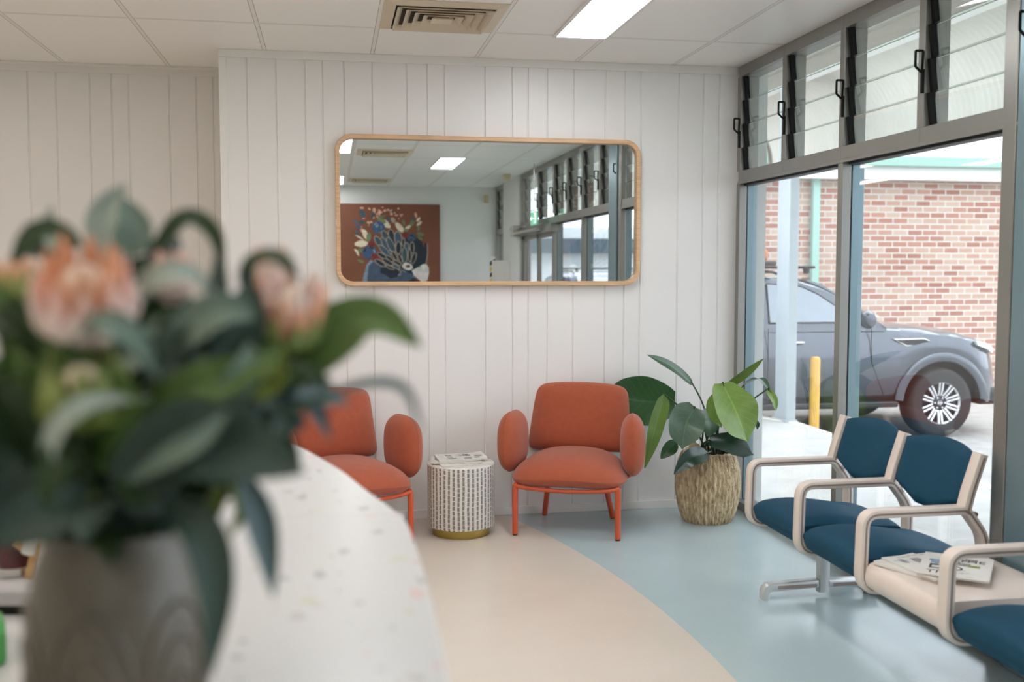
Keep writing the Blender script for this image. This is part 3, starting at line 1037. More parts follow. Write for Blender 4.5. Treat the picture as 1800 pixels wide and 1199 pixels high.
# sprays of buds and leaves behind the head
for k in range(46):
    a = rnd.uniform(190, 300); r_ = rnd.uniform(300, 420)
    cx, cy = 640 + r_ * 0.95 * math.cos(R(a)), 560 + r_ * math.sin(R(a))
    paint(ell(cx, cy, rnd.uniform(6, 18), rnd.uniform(5, 11), rnd.uniform(0, 180), 10), rnd.choice([PINK, PINK, CREAM, OUTL, RED]))
for (x, y, rx, ry, an, c) in [(325, 235, 60, 34, 65, TEALP), (450, 250, 50, 20, 110, TEALP), (310, 340, 40, 22, 0, TEALP), (270, 390, 30, 20, 30, BLUE), (240, 330, 40, 14, 60, SLATE), (260, 470, 45, 18, 60, TEALP),
                              (360, 490, 70, 32, 68, CREAM), (310, 600, 85, 42, -5, CREAM), (400, 520, 60, 30, 100, LEAFP), (290, 525, 60, 10, 30, CREAM), (250, 690, 35, 14, 40, CREAM), (265, 725, 30, 12, 60, CREAM), (300, 680, 40, 30, 0, LEAFP), (300, 815, 45, 18, 20, LEAFP),
                              (600, 350, 85, 38, 40, CREAM), (560, 320, 60, 30, 20, LEAFP), (560, 270, 60, 14, 160, LEAFP), (640, 300, 50, 14, 60, TEALP), (700, 310, 40, 26, 60, OUTL), (780, 400, 80, 36, 50, CREAM), (830, 340, 45, 15, 70, LEAFP), (880, 400, 55, 20, -40, CREAM), (850, 440, 40, 22, -40, LEAFP),
                              (935, 340, 50, 26, -70, LEAFP), (1010, 300, 34, 18, -50, CREAM), (1020, 350, 42, 18, -40, CREAM), (980, 245, 36, 16, 80, PINK), (940, 290, 34, 16, 60, SLATE), (1035, 480, 52, 24, 10, LEAFP), (1030, 530, 40, 18, 40, LEAFP), (1010, 410, 40, 18, 100, LEAFP), (740, 250, 24, 10, 0, PINK), (470, 190, 22, 30, 0, PINK), (320, 165, 26, 12, 0, PINK), (410, 175, 18, 12, 40, PINK), (540, 215, 30, 20, 0, PINK), (600, 195, 22, 16, -30, PINK), (640, 185, 16, 14, 0, PINK), (680, 235, 20, 16, 0, PINK)]:
    paint(ell(x, y, rx, ry, an, 14, 0.3), c)
# body and head
paint([(290, 1330), (300, 1140), (335, 980), (370, 860), (420, 800), (520, 840), (700, 880), (900, 960), (960, 1000), (1010, 1140), (1020, 1330)], PALE)
paint([(350, 1330), (370, 1140), (380, 1000), (395, 870), (450, 820), (560, 850), (760, 900), (930, 1000), (960, 1140), (960, 1330)], SLATE)
paint([(540, 900), (660, 880), (760, 900), (780, 960), (740, 1010), (660, 1030), (600, 980), (540, 960)], NAVY)
paint([(880, 480), (960, 490), (1000, 540), (1055, 570), (1075, 640), (1092, 585), (1118, 590), (1122, 700), (1112, 820), (1060, 860), (1000, 880), (950, 920), (940, 1000), (1000, 1060), (1025, 1140), (1020, 1330), (800, 1330), (805, 1090), (900, 1050), (950, 1010), (880, 960), (790, 900), (780, 700), (820, 560)], NAVY)
paint([(1116, 590), (1128, 600), (1130, 720), (1108, 850), (1098, 850), (1118, 720)], OUTL)
paint([(790, 980), (860, 950), (940, 980), (950, 1020), (880, 1050), (810, 1040)], SLATE)
for (x, y, r_, c) in [(520, 400, 82, BLUE), (410, 710, 92, BLUE), (925, 520, 55, SLATE), (850, 490, 42, RED), (470, 760, 46, RED), (430, 605, 42, RED)]:
    paint(ell(x, y, r_, r_ * 0.92, 0, 16), c)
    for k in range(7):
        a = rnd.uniform(0, 360); q = rnd.uniform(0.2, 0.75) * r_
        paint(ell(x + q * math.cos(R(a)), y + q * math.sin(R(a)), r_ * 0.3, r_ * 0.12, a + 90, 10), {BLUE: rnd.choice([NAVY, PALE, SLATE]), SLATE: NAVY, RED: IRIS}[c])
# crest feathers: pale outline around dark fill, fanned back from the eye
for (bx, by, tx, ty, w) in [(700, 640, 665, 430, 46), (640, 560, 570, 450, 40), (770, 620, 750, 455, 50), (560, 640, 480, 515, 38), (640, 680, 560, 530, 36), (710, 700, 630, 530, 42), (820, 620, 825, 535, 24), (660, 760, 530, 620, 36), (760, 720, 765, 580, 38),
                            (870, 720, 860, 590, 34), (930, 710, 930, 585, 30), (690, 720, 640, 690, 20), (740, 800, 690, 700, 26), (840, 830, 835, 650, 38), (900, 820, 900, 670, 24), (930, 840, 970, 715, 30), (620, 780, 510, 715, 30), (800, 830, 765, 735, 24), (700, 820, 610, 750, 26), (590, 870, 480, 800, 32), (690, 860, 570, 790, 30), (790, 860, 705, 810, 24), (770, 900, 690, 860, 26), (700, 910, 610, 870, 22)]:
    cx, cy = (bx + tx) / 2, (by + ty) / 2
    L_ = math.hypot(tx - bx, ty - by) / 2 + 12; an = math.degrees(math.atan2(ty - by, tx - bx))
    paint(ell(cx, cy, L_, w, an, 18), OUTL)
    paint(ell(cx, cy, L_ - 9, w - 9, an, 18), rnd.choice([NAVY, NAVY, TEALP, SLATE]))
paint([(925, 925), (960, 912), (1000, 890), (1060, 852), (1105, 850), (1135, 890), (1138, 960), (1120, 1040), (1090, 1085), (1050, 1100), (1032, 1085), (1030, 1055), (985, 1020), (945, 980)], WHITE)
paint(ell(1022, 882, 7, 7), NAVY)
paint(ell(872, 880, 66, 44, 15), WHITE)
paint(ell(878, 876, 28, 20, 0), IRIS); paint(ell(880, 876, 12, 13), NAVY); paint(ell(872, 870, 5, 5), WHITE)
for k in range(8):
    paint(ell(770 + rnd.uniform(-25, 25), 950 + rnd.uniform(-40, 40), 8, 8), OUTL)
pm.build('painted_picture', PM, t, fixn=False)

m = MB(); m.box((2.28, YF, 2.47), (2.345, YF + 0.06, 2.59)); m.box((2.285, YF + 0.06, 2.48), (2.34, YF + 0.075, 2.55))
tag(m.build('motion_sensor', M['beigedet'], bevel=0.01, org=(2.31, YF, 2.53)), 'small beige motion sensor high on the far wall, in the mirror', 'sensor')
m = MB(); m.box((2.21, -1.19, 2.63), (2.30, -1.10, CZ)); m.box((2.22, -1.18, 2.62), (2.29, -1.11, 2.63))
tag(m.build('smoke_detector', M['beigedet'], bevel=0.012, org=(2.25, -1.14, CZ)), 'beige detector box on the ceiling beside the white pillar, in the mirror', 'detector')
t = thing('exit_sign', 'green and white exit sign above the sliding door, in the mirror', 'sign', (2.34, 0.26, 2.06), 0, world=True)
m = MB(); m.box((2.325, 0.09, 1.99), (2.345, 0.44, 2.14)); m.build('sign_panel', M['exitgreen'], t, bevel=0.003)
m = MB()
m.box((2.3235, 0.29, 2.01), (2.325, 0.42, 2.125))
m.build('door_symbol', M['exitwhite'], t)
m = MB()
mm = lambda y0, z0, y1, z1: m.tube([(2.322, y0, z0), (2.322, y1, z1)], 0.006, 6)
m.lathe([(0.0, -0.011), (0.009, -0.006), (0.0105, 0), (0.009, 0.006), (0.0, 0.011)], 10, (2.322, 0.345, 2.105))
mm(0.345, 2.09, 0.355, 2.06); mm(0.355, 2.06, 0.335, 2.035); mm(0.335, 2.035, 0.34, 2.015); mm(0.355, 2.06, 0.38, 2.045); mm(0.38, 2.045, 0.395, 2.035); mm(0.345, 2.088, 0.32, 2.075); mm(0.345, 2.088, 0.37, 2.075)
m.build('running_figure', M['exitgreen'], t, smooth=40)
m = MB(); m.tube([(2.15, 0.20, 2.068), (2.12, 0.20, 2.068)], 0.001)
m = MB(); m.box((2.322, 0.13, 2.058), (2.325, 0.25, 2.074)); m.prism([(0.10, 2.066), (0.15, 2.04), (0.15, 2.092)], lambda a, c, d: (d, a, c), 2.322, 2.325)
m.build('arrow', M['exitwhite'], t)
m = MB(); m.tube([(2.335, 0.26, 2.14), (2.335, 0.26, CZ)], 0.006, 8); m.build('hanger', M['chrome'], t)

t = thing('wall_cabinet_box', 'pale grey equipment box fixed to the white pillar, in the mirror', 'box', (2.40, -2.0, 1.4), 0, world=True)
m = MB(); m.box((2.20, -2.03, 1.24), (2.429, -1.90, 1.60)); m.build('box_body', M['whiteplastic'], t, bevel=0.006)
m = MB(); m.box((2.21, -2.02, 1.25), (2.42, -2.048, 1.59)); m.build('box_back', M['greyplastic'], t)
t = thing('safety_rail', 'yellow and black striped safety post near the small far window, in the mirror', 'post', (2.36, -3.0, 0), 0, world=True)
m = MB(); m.box((2.32, -3.03, 0), (2.40, -2.97, 1.66)); m.build('post_body', M['whiteplastic'], t, bevel=0.004)
for k in range(9):
    m = MB(); z = 0.85 + k * 0.085
    m.add([(2.319, -2.968, z), (2.401, -2.968, z + 0.05), (2.401, -2.968, z + 0.11), (2.319, -2.968, z + 0.06), (2.319, -2.97, z), (2.401, -2.97, z + 0.05), (2.401, -2.97, z + 0.11), (2.319, -2.97, z + 0.06)], [(0, 1, 2, 3), (7, 6, 5, 4), (0, 4, 5, 1), (2, 6, 7, 3), (1, 5, 6, 2), (3, 7, 4, 0)])
    if z + 0.11 < 1.65: m.build('warning_stripe', M['yellow'] if k % 2 else M['black'], t)

# ------------------------------------------------------------------ orange armchairs
def make_armchair(label):
    t = thing('armchair', label, 'armchair', (0, 0, 0), 0, None)
    # legs: tapered tubes
    def leg(p0, p1):
        m = MB(); p0 = Vector(p0); p1 = Vector(p1)
        m.tube([p0, p0.lerp(p1, 0.1), p0.lerp(p1, 0.97)], [0.0135, 0.0165, 0.0155], 14)
        o = m.build('leg', M['rustmetal'], t, smooth=50)
        f = MB(); f.tube([p0.lerp(p1, 0.965), p1], [0.0145, 0.013], 14); f.build('foot_cap', M['darkfoot'], o, smooth=50)
        return o
    ZL = 0.285
    for sx in (-1, 1):
        leg((sx * 0.285, -0.262, ZL), (sx * 0.285, -0.265, 0.0))
        leg((sx * 0.16, 0.13, ZL), (sx * 0.205, 0.235, 0.0))
    # front rail bowed down and forward, side rails, rear rail
    m = MB()
    m.tube(smooth_path([(-0.292, -0.262, ZL - 0.004), (-0.2, -0.282, ZL - 0.014), (0, -0.292, ZL - 0.021), (0.2, -0.282, ZL - 0.014), (0.292, -0.262, ZL - 0.004)], 6), 0.012, 10)
    m.tube(smooth_path([(-0.285, -0.26, ZL), (-0.24, -0.05, ZL - 0.01), (-0.16, 0.14, ZL), (0, 0.17, ZL), (0.16, 0.14, ZL), (0.24, -0.05, ZL - 0.01), (0.285, -0.26, ZL)], 6), 0.012, 10)
    for sx in (-1, 1):
        m.tube(smooth_path([(sx * 0.16, 0.14, ZL), (sx * 0.17, 0.21, 0.36), (sx * 0.17, 0.262, 0.52)], 5), 0.011, 10)
        m.tube(smooth_path([(sx * 0.25, -0.05, ZL - 0.005), (sx * 0.34, -0.03, 0.33), (sx * 0.345, -0.02, 0.44)], 5), 0.011, 10)
    m.build('frame', M['rustmetal'], t, smooth=50)
    # seat cushion
    def sb(P):
        P.z *= 1.18 if P.z > 0 else 0.92
        P.z += -0.03 * (P.x / 0.33) ** 2 + 0.02 - 0.05 * max(0, (-P.y - 0.1)) + 0.015 * P.y
        P.x *= 1 - 0.16 * (P.y + 0.3) / 0.6
        return P
    m = MB(); pillow_into(m, 0.345, 0.30, 0.088, 3.2, Matrix.Translation((0, -0.03, 0.327)), p=3.0, bulge=sb, edge=0.0)
    m.build('seat_cushion', M['rust'], t, smooth=60)
    # back cushion: upright, gently curved round the sitter
    def bb(P):
        P.z += -0.10 * (P.x / 0.3) ** 2 * 0.5
        P.x *= 1 - 0.05 * (P.y / 0.19)
        P.y += 0.022 * (1 - (P.x / 0.3) ** 2) * (1 if P.y > 0 else 0.2)
        return P
    Mx = Matrix.Translation((0, 0.235, 0.592)) @ Matrix.Rotation(R(80), 4, 'X')
    m = MB(); pillow_into(m, 0.298, 0.196, 0.064, 9.0, Mx, p=5, bulge=bb, edge=0.0)
    m.build('back_cushion', M['rust'], t, smooth=60)
    # arm pads: upright ovals
    for sx in (-1, 1):
        Mx = Matrix.Translation((sx * 0.343, -0.035, 0.492)) @ Matrix.Rotation(R(sx * 7), 4, 'Z') @ Matrix.Rotation(R(90), 4, 'Y') @ Matrix.Rotation(R(90), 4, 'Z')
        m = MB(); pillow_into(m, 0.165, 0.172, 0.070, 2.9, Mx, p=3.0, edge=0.001)
        # raised seam round the rim
        m.tube([Mx @ Vector((0.165 * (abs(math.cos(a)) ** (2 / 2.9)) * (1 if math.cos(a) >= 0 else -1), 0.172 * (abs(math.sin(a)) ** (2 / 2.9)) * (1 if math.sin(a) >= 0 else -1), 0)) for a in [2 * math.pi * k / 40 for k in range(40)]], 0.003, 6, closed=True)
        m.build('arm_cushion', M['rust'], t, smooth=60)
    return t


ac = make_armchair('orange armchair in full view between the round side table and the potted plant')
ac.location = (1.358, 5.655, 0); ac.rotation_euler = (0, 0, R(-21.7)); ac['group'] = 'orange armchairs'
ac2 = copy_tree(ac)
ac2.location = (0.055, 5.60, 0); ac2.rotation_euler = (0, 0, R(20))
tag(ac2, 'orange armchair partly hidden by the reception counter and bouquet, left of the side table', 'armchair')

# ------------------------------------------------------------------ side table and its magazines
t = thing('side_table', 'round drum side table inlaid with white and grey strips on a gold base', 'table', (0.708, 5.625, 0), 0)
m = MB(); m.lathe([(0.158, 0.0), (0.16, 0.004), (0.16, 0.05)], 64); m.build('plinth', M['gold'], t, smooth=40)
m = MB(); m.lathe([(0.17, 0.046), (0.186, 0.052), (0.188, 0.06), (0.188, 0.392)], 72, uv=True, cap=False); m.build('drum', M['inlay'], t, smooth=50)
m = MB(); m.lathe([(0.188, 0.391), (0.187, 0.397), (0.184, 0.400), (0.0005, 0.400)], 72, cap=False); m.build('table_top', mat('pale_inlay_top', '#D3CFC9', 0.35, var=0.12, scale=50), t, smooth=40)


def magazine(label, loc, rotz, seed, w=0.21, l=0.28, h=0.006, group=None, tilt=(0, 0), title=None, curl=0.0, inks=(0, 0, 1, 2, 3)):
    t = thing('magazine', label, 'magazine', loc, rotz, group)
    t.rotation_euler = (R(tilt[0]), R(tilt[1]), rotz)
    r_ = random.Random(seed)
    def cz(x, y, z):
        q = max(0, (x / (w / 2)))
        return (x, y, z + curl * q * q)
    m = MB(); m.grid(8, 1, lambda i, j: cz(-w / 2 + 0.001 + i * (w - 0.003), -l / 2 + 0.001 + j * (l - 0.002), 0.0008))
    m.grid(8, 1, lambda i, j: cz(-w / 2 + 0.001 + i * (w - 0.003), -l / 2 + 0.001 + j * (l - 0.002), h - 0.0006))
    for y in (-l / 2 + 0.001, l / 2 - 0.001):
        m.grid(8, 1, lambda i, j: cz(-w / 2 + 0.001 + i * (w - 0.003), y, 0.0008 + j * (h - 0.0014)))
    m.grid(1, 1, lambda i, j: cz(w / 2 - 0.002, -l / 2 + 0.001 + i * (l - 0.002), 0.0008 + j * (h - 0.0014)))
    m.build('pages', M['pages'], t)
    m = MB()
    for z in (0.0, h - 0.0007):
        m.grid(8, 1, lambda i, j: cz(-w / 2 + i * w, -l / 2 + j * l, z)); m.grid(8, 1, lambda i, j: cz(-w / 2 + i * w, -l / 2 + j * l, z + 0.0007))
        for y in (-l / 2, l / 2): m.grid(8, 1, lambda i, j: cz(-w / 2 + i * w, y, z + j * 0.0007))
        m.grid(1, 1, lambda i, j: cz(w / 2, -l / 2 + i * l, z + j * 0.0007))
    m.box((-w / 2 - 0.0008, -l / 2, 0), (-w / 2, l / 2, h))
    # printed pictures and columns of print
    for k in range(9):
        x = r_.uniform(-w / 2 + 0.01, w / 2 - 0.06); y = r_.uniform(-l / 2 + 0.01, l / 2 - 0.07)
        ww = r_.uniform(0.02, 0.05); hh = r_.uniform(0.015, 0.05)
        zz = h + 0.0001 + k * 0.00003
        m.add([cz(x, y, zz), cz(x + ww, y, zz), cz(x + ww, y + hh, zz), cz(x, y + hh, zz)], [(0, 1, 2, 3)], 1 + r_.choice(inks))
    for k in range(26):
        x = r_.uniform(-w / 2 + 0.008, w / 2 - 0.05); y = r_.uniform(-l / 2 + 0.01, l / 2 - 0.01)
        ww = r_.uniform(0.015, 0.045); zz = h + 0.0005
        m.add([cz(x, y, zz), cz(x + ww, y, zz), cz(x + ww, y + 0.003, zz), cz(x, y + 0.003, zz)], [(0, 1, 2, 3)], 1 + r_.choice([0, 1]))
    cv = m.build('cover', [M['paper'], M['inkgrey'], M['ink'], M['inkblue'], M['inkgreen']], t)
    if title:
        for (txt, s_, x, y) in title:
            text_mesh('headline', txt, s_, M['ink'], cv, Matrix.Translation((x, y, h + 0.0006)), 0.0002)
    return t


Z0 = 0.4005
magazine('lowest magazine on the drum side table, jutting out at the front', (0.72, 5.60, Z0), R(8), 1, 0.29, 0.20, inks=(0, 0, 1))
magazine('middle magazine of the pile on the drum side table, askew to the left', (0.685, 5.645, Z0 + 0.0068), R(-6), 2, 0.28, 0.20, inks=(0, 0, 1))
magazine('top magazine of the pile on the drum side table, with a lifted cover', (0.71, 5.66, Z0 + 0.0136), R(3), 3, 0.27, 0.19, 0.011, curl=0.008, inks=(0, 0, 0, 1))

# ------------------------------------------------------------------ basket with its plant
bx, by = 2.172, 5.66
t = thing('woven_basket', 'barrel shaped seagrass basket holding the large leaved plant by the window', 'basket', (bx, by, 0), 0)
prof = [(0.128, 0.0), (0.140, 0.02), (0.158, 0.07), (0.172, 0.13), (0.179, 0.19), (0.179, 0.25), (0.173, 0.31), (0.160, 0.36), (0.146, 0.395), (0.142, 0.405)]
pz = [p[1] for p in prof]; pr_ = [p[0] for p in prof]


def prr(z):
    for k in range(len(prof) - 1):
        if pz[k] <= z <= pz[k + 1]:
            q = (z - pz[k]) / (pz[k + 1] - pz[k]); return pr_[k] * (1 - q) + pr_[k + 1] * q
    return pr_[-1]


NS = 46
rb = random.Random(9)
m = MB()
m.grid(NS * 6, 70, lambda i, j: (lambda a, z: (lambda r_: (r_ * math.cos(a), r_ * math.sin(a), z))(
    prr(z) + 0.012 * abs(math.sin(NS * a / 2 + 0.55 * math.sin(z * 95 + (int(i * NS) % 2) * math.pi))) - (0.004 if (abs(z - 0.135) < 0.004 or abs(z - 0.225) < 0.004) else 0) + (0.003 * math.sin(i * 1400 + z * 700) if z > 0.30 else 0)))(2 * math.pi * i, 0.405 * j), closeu=True, uv=True)
m.build('basket_wall', M['weave'], t, smooth=70)
m = MB(); m.lathe([(0.13, 0.004), (0.13, 0.0)], 40); m.build('basket_base', M['weave'], t)
m = MB(); m.tube([(0.142 * math.cos(2 * math.pi * k / 48), 0.142 * math.sin(2 * math.pi * k / 48), 0.405 + 0.004 * math.sin(k * 2.3)) for k in range(48)], 0.009, 8, closed=True)
m.build('rolled_rim', M['weave'], t, smooth=60)
m = MB(); m.tube(smooth_path([(-0.132, -0.03, 0.39), (-0.125, -0.05, 0.45), (-0.10, -0.075, 0.463), (-0.085, -0.085, 0.44), (-0.075, -0.12, 0.40)], 5), 0.012, 8); m.build('loop_handle', M['weave'], t, smooth=60)

t = thing('potted_plant', 'large leaved green plant growing in the woven basket beside the window', 'plant', (bx, by, 0.02), 0, world=True)
m = MB(); m.lathe([(0.115, 0.03), (0.128, 0.36), (0.09, 0.372), (0.0005, 0.378)], 32, (bx, by, 0)); m.build('soil', M['soil'], t, smooth=60)
PLANT = [
    ('dark', [(2.060,5.620,0.809), (1.904,5.550,0.921), (1.733,5.470,0.998)], 0.0762, (0.3, -0.75, 0.6), 'ovate'),
    ('dark', [(2.048,5.900,0.668), (1.836,5.920,0.680), (1.598,5.920,0.730)], 0.2978, (0, -1, 0.25), 'broad'),
    ('light', [(1.916,5.700,0.743), (1.849,5.660,0.563), (1.780,5.640,0.326)], 0.1102, (0.35, -1, 0.1), 'long'),
    ('grey', [(2.031,5.500,0.693), (1.949,5.420,0.613), (1.921,5.400,0.473)], 0.2055, (-0.1, -1, 0.35), 'broad'),
    ('dark', [(2.133,5.580,0.670), (2.129,5.530,0.592), (2.123,5.520,0.512)], 0.1078, (0.4, -1, 0.2), 'broad'),
    ('light', [(2.160,5.420,0.836), (2.191,5.300,0.697), (2.251,5.270,0.523)], 0.2501, (0.1, -1, 0.3), 'broad'),
    ('light', [(2.265,5.620,0.792), (2.335,5.500,0.886), (2.393,5.400,0.975)], 0.0536, (0.2, -1, 0.3), 'ovate'),
    ('grey', [(2.323,5.500,0.817), (2.363,5.380,0.862), (2.390,5.280,0.796)], 0.0555, (0.2, -0.6, 0.8), 'long'),
    ('light', [(2.375,5.300,0.813), (2.395,5.260,0.758), (2.400,5.240,0.700)], 0.0512, (0.2, -1, 0.1), 'ovate'),
    ('deep', [(2.123,5.520,0.498), (2.229,5.450,0.481), (2.357,5.420,0.423)], 0.1438, (0, -0.8, 0.7), 'broad'),
    ('deep', [(2.113,5.500,0.430), (1.971,5.400,0.420), (1.866,5.380,0.338)], 0.1056, (0, -0.9, 0.6), 'ovate'),
    ('dark', [(1.960,5.600,0.477), (1.903,5.580,0.442), (1.852,5.570,0.390)], 0.0831, (0, -1, 0.2), 'ovate'),
    ('light', [(2.215,5.520,0.765), (2.138,5.460,0.699), (2.173,5.460,0.578)], 0.1066, (-0.5, -1, 0.2), 'broad'),
    ('dark', [(2.345,5.400,0.628), (2.362,5.400,0.602), (2.363,5.400,0.573)], 0.0278, (0, -1, 0.2), 'ovate'),
]
for k, (kind, pts, wd, nrm, shp) in enumerate(PLANT):
    p0 = Vector(pts[0]); p1 = Vector(pts[1])
    root = Vector((bx + 0.05 * math.cos(k * 2.4), by + 0.05 * math.sin(k * 2.4), 0.36))
    if kind == 'dark' and k == 13: root = Vector((bx + 0.08, by, 0.37))
    mid = root.lerp(p0, 0.5); mid.z = root.z + (p0.z - root.z) * 0.62 + 0.02
    nrm_v = Vector(nrm).normalized()
    m = MB(); m.tube(smooth_path([root, mid, p0, p0.lerp(p1, 0.12)], 7), [0.0065 - 0.0035 * q / 21 for q in range(22)], 8)
    lf = MB(); leaf_into(lf, pts, wd, nrm, shp, 0, 18, 8, 0.10, 0.035, k, 0.0008)
    s_ = m.build('leaf_stem', M['stem'], t, smooth=60)
    lf.build('leaf', M['leaf' + kind], t, smooth=60)

# ------------------------------------------------------------------ waiting-room bench along the window
t = thing('tandem_bench', 'row of joined teal seats with cream arm frames and a small table by the window', 'bench', (2.18, 3.5, 0), 0, world=True)
ARMS = [4.466, 3.957, 3.443, 2.913, 2.40]
for y in ARMS:
    m = MB()
    loop = round_path([(2.418, y, 0.288), (2.418, y, 0.470), (2.338, y, 0.573), (1.928, y, 0.573), (1.921, y, 0.288)], [0.02, 0.05, 0.02, 0.05, 0.07], 6)
    up_ = (0, 1, 0)
    m.tube(loop, 0, closed=True, sq=(0.033, 0.056, 0.009), up=up_)
    m.tube([(2.332, y, 0.560), (2.352, y, 0.640), (2.398, y, 0.782)], 0, sq=(0.036, 0.056, 0.008), up=up_)
    a_ = m.build('arm_frame', M['cream'], t, smooth=40)
    for s in (-1, 1):
        g = MB()
        g.tube([(p.x, p.y + s * 0.0275, p.z) for p in loop], 0, closed=True, sq=(0.008, 0.0025, 0.001), up=up_)
        g.tube([(2.337, y + s * 0.0275, 0.575), (2.357, y + s * 0.0275, 0.650), (2.396, y + s * 0.0275, 0.770)], 0, sq=(0.008, 0.0025, 0.001), up=up_)
        g.build('groove', M['creamdark'], a_)


def seat(y0, y1):
    w = y1 - y0
    prof = [(1.945, 0.315), (1.928, 0.335), (1.922, 0.362), (1.930, 0.388), (1.955, 0.405), (2.02, 0.415), (2.10, 0.416), (2.20, 0.405), (2.30, 0.388), (2.40, 0.375), (2.405, 0.345), (2.30, 0.335), (2.10, 0.318)]
    P = smooth_path([(a, 0, c) for a, c in prof], 3, True)
    m = MB()
    nv = 14
    rings = []
    for j in range(nv + 1):
        q = j / nv * 2 - 1
        e = (1 - abs(q) ** 8) ** 0.5
        cx_, cz_ = 2.15, 0.365
        ring = []
        for p in P:
            sx = cx_ + (p.x - cx_) * (0.975 + 0.025 * e)
            sz = cz_ + (p.z - cz_) * (0.55 + 0.45 * e) + (0.012 * (1 - q * q) if p.z > cz_ else 0)
            ring.append((sx, y0 + w * (j / nv), sz))
        rings.append(ring)
    vs = [v for r_ in rings for v in r_]; k = len(P)
    fs = []
    for j in range(nv):
        for i in range(k):
            l = (i + 1) % k
            fs.append((j * k + i, j * k + l, (j + 1) * k + l, (j + 1) * k + i))
    fs.append(tuple(range(k))); fs.append(tuple(nv * k + i for i in range(k)))
    m.add(vs, fs)
    m.build('seat_cushion', M['teal'], t, smooth=55)
    m = MB(); m.box((1.965, y0 + 0.01, 0.296), (2.40, y1 - 0.01, 0.318)); m.build('seat_pan', M['darksteel'], t, bevel=0.004)


def backrest(y0, y1):
    yc = (y0 + y1) / 2; hw = (y1 - y0) / 2
    # outline in (s, z): s across, top edge arched, lower corners cut away
    def xs(z): return 2.322 + (z - 0.50) * 0.27
    def outline(q):
        # q in [-1,1] across -> (zbot, ztop)
        zt = 0.772 + 0.028 * (1 - q * q)
        zb = 0.527 if abs(q) < 0.3 else 0.527 + (abs(q) - 0.3) / 0.7 * 0.062
        return zb, zt
    m = MB()
    nu, nv = 24, 14
    for side in (0, 1):
        def fn(i, j, side=side):
            q = i * 2 - 1
            zb, zt = outline(q)
            z = zb + (zt - zb) * j
            e = ((1 - abs(q) ** 6) * (1 - abs(j * 2 - 1) ** 8)) ** 0.5
            th = 0.004 + 0.026 * e
            bow = (0.012 + 0.018 * j) * (1 - q * q)
            return (xs(z) + bow + (-th if side == 0 else th * 0.7), yc + q * hw, z)
        m.grid(nu, nv, fn)
    # rim strip between the two faces
    def rim(i, j):
        a = i * 4 % 4; k = int(a); f = a - k
        if k == 0: q, v = -1 + 2 * f, 0
        elif k == 1: q, v = 1, f
        elif k == 2: q, v = 1 - 2 * f, 1
        else: q, v = -1, 1 - f
        zb, zt = outline(q); z = zb + (zt - zb) * v
        return (xs(z) + (0.012 + 0.018 * v) * (1 - q * q) + (-0.004 if j == 0 else 0.0028), yc + q * hw, z)
    m.grid(64, 1, rim, closeu=True)
    m.build('backrest', M['teal'], t, smooth=55)
    g = MB(); g.tube([(2.40, y0 - 0.01, 0.545), (2.40, y1 + 0.01, 0.545)], 0.010, 10); g.build('back_rail', M['creamdark'], t, smooth=50)


for (ya, yb) in ((ARMS[1], ARMS[0]), (ARMS[2], ARMS[1]), (ARMS[4], ARMS[3])):
    seat(ya + 0.030, yb - 0.030); backrest(ya + 0.028, yb - 0.028)

ya, yb = ARMS[3] + 0.030, ARMS[2] - 0.030
prof = smooth_path([(a, 0, c) for a, c in [(1.975, 0.296), (1.935, 0.308), (1.923, 0.345), (1.936, 0.386), (1.98, 0.400), (2.20, 0.400), (2.395, 0.400), (2.41, 0.385), (2.395, 0.37), (2.20, 0.37), (2.00, 0.345)]], 4, True)
m = MB(); m.prism([(p.x, p.z) for p in prof], lambda a, c, d: (a, d, c), ya, yb); m.build('table_top', M['cream'], t, smooth=40)
m = MB(); m.box((2.14, 2.35, 0.235), (2.22, 4.50, 0.294)); m.build('beam', M['darksteel'], t, bevel=0.004)
for y in (4.235, 2.66):
    m = MB()
    m.tube([(2.18, y, 0.02), (2.18, y, 0.26)], 0, sq=(0.052, 0.052, 0.014), up=(0, 1, 0)); lg = m.build('pedestal', M['steel'], t, smooth=40)
    m = MB()
    ft = round_path([(1.902, y, 0.0), (1.902, y, 0.052), (2.15, y, 0.060)], 0.03, 6, False)
    m.tube(ft, 0, sq=(0.036, 0.05, 0.008), up=(0, 1, 0))
    m.tube([(2.20, y, 0.060), (2.43, y, 0.055), (2.432, y, 0.05)], 0, sq=(0.036, 0.05, 0.008), up=(0, 1, 0))
    m.box((2.39, y - 0.022, 0.0), (2.43, y + 0.022, 0.05))
    m.build('foot', M['steel'], lg, smooth=40)
    m = MB(); m.box((1.955, y - 0.0265, 0.047), (2.14, y - 0.0248, 0.062)); m.box((2.22, y - 0.0265, 0.047), (2.38, y - 0.0248, 0.062)); m.build('foot_channel', M['creamdark'], lg)

magazine('lowest magazine on the bench table, green cover corner and page edges showing', (2.085, 3.285, 0.4015), R(20), 11, 0.21, 0.28, 0.012)
magazine('middle magazine on the bench table, peeping out under the top one', (2.10, 3.27, 0.4145), R(8), 12, 0.21, 0.28, 0.006)
magazine('top magazine on the bench table with bold black headlines', (2.165, 3.225, 0.4215), R(-38), 13, 0.23, 0.30, 0.006, title=[('DO', 0.075, -0.09, -0.06), ('TIT', 0.05, -0.09, -0.12), ('THE', 0.05, 0.0, 0.06)], curl=0.0)

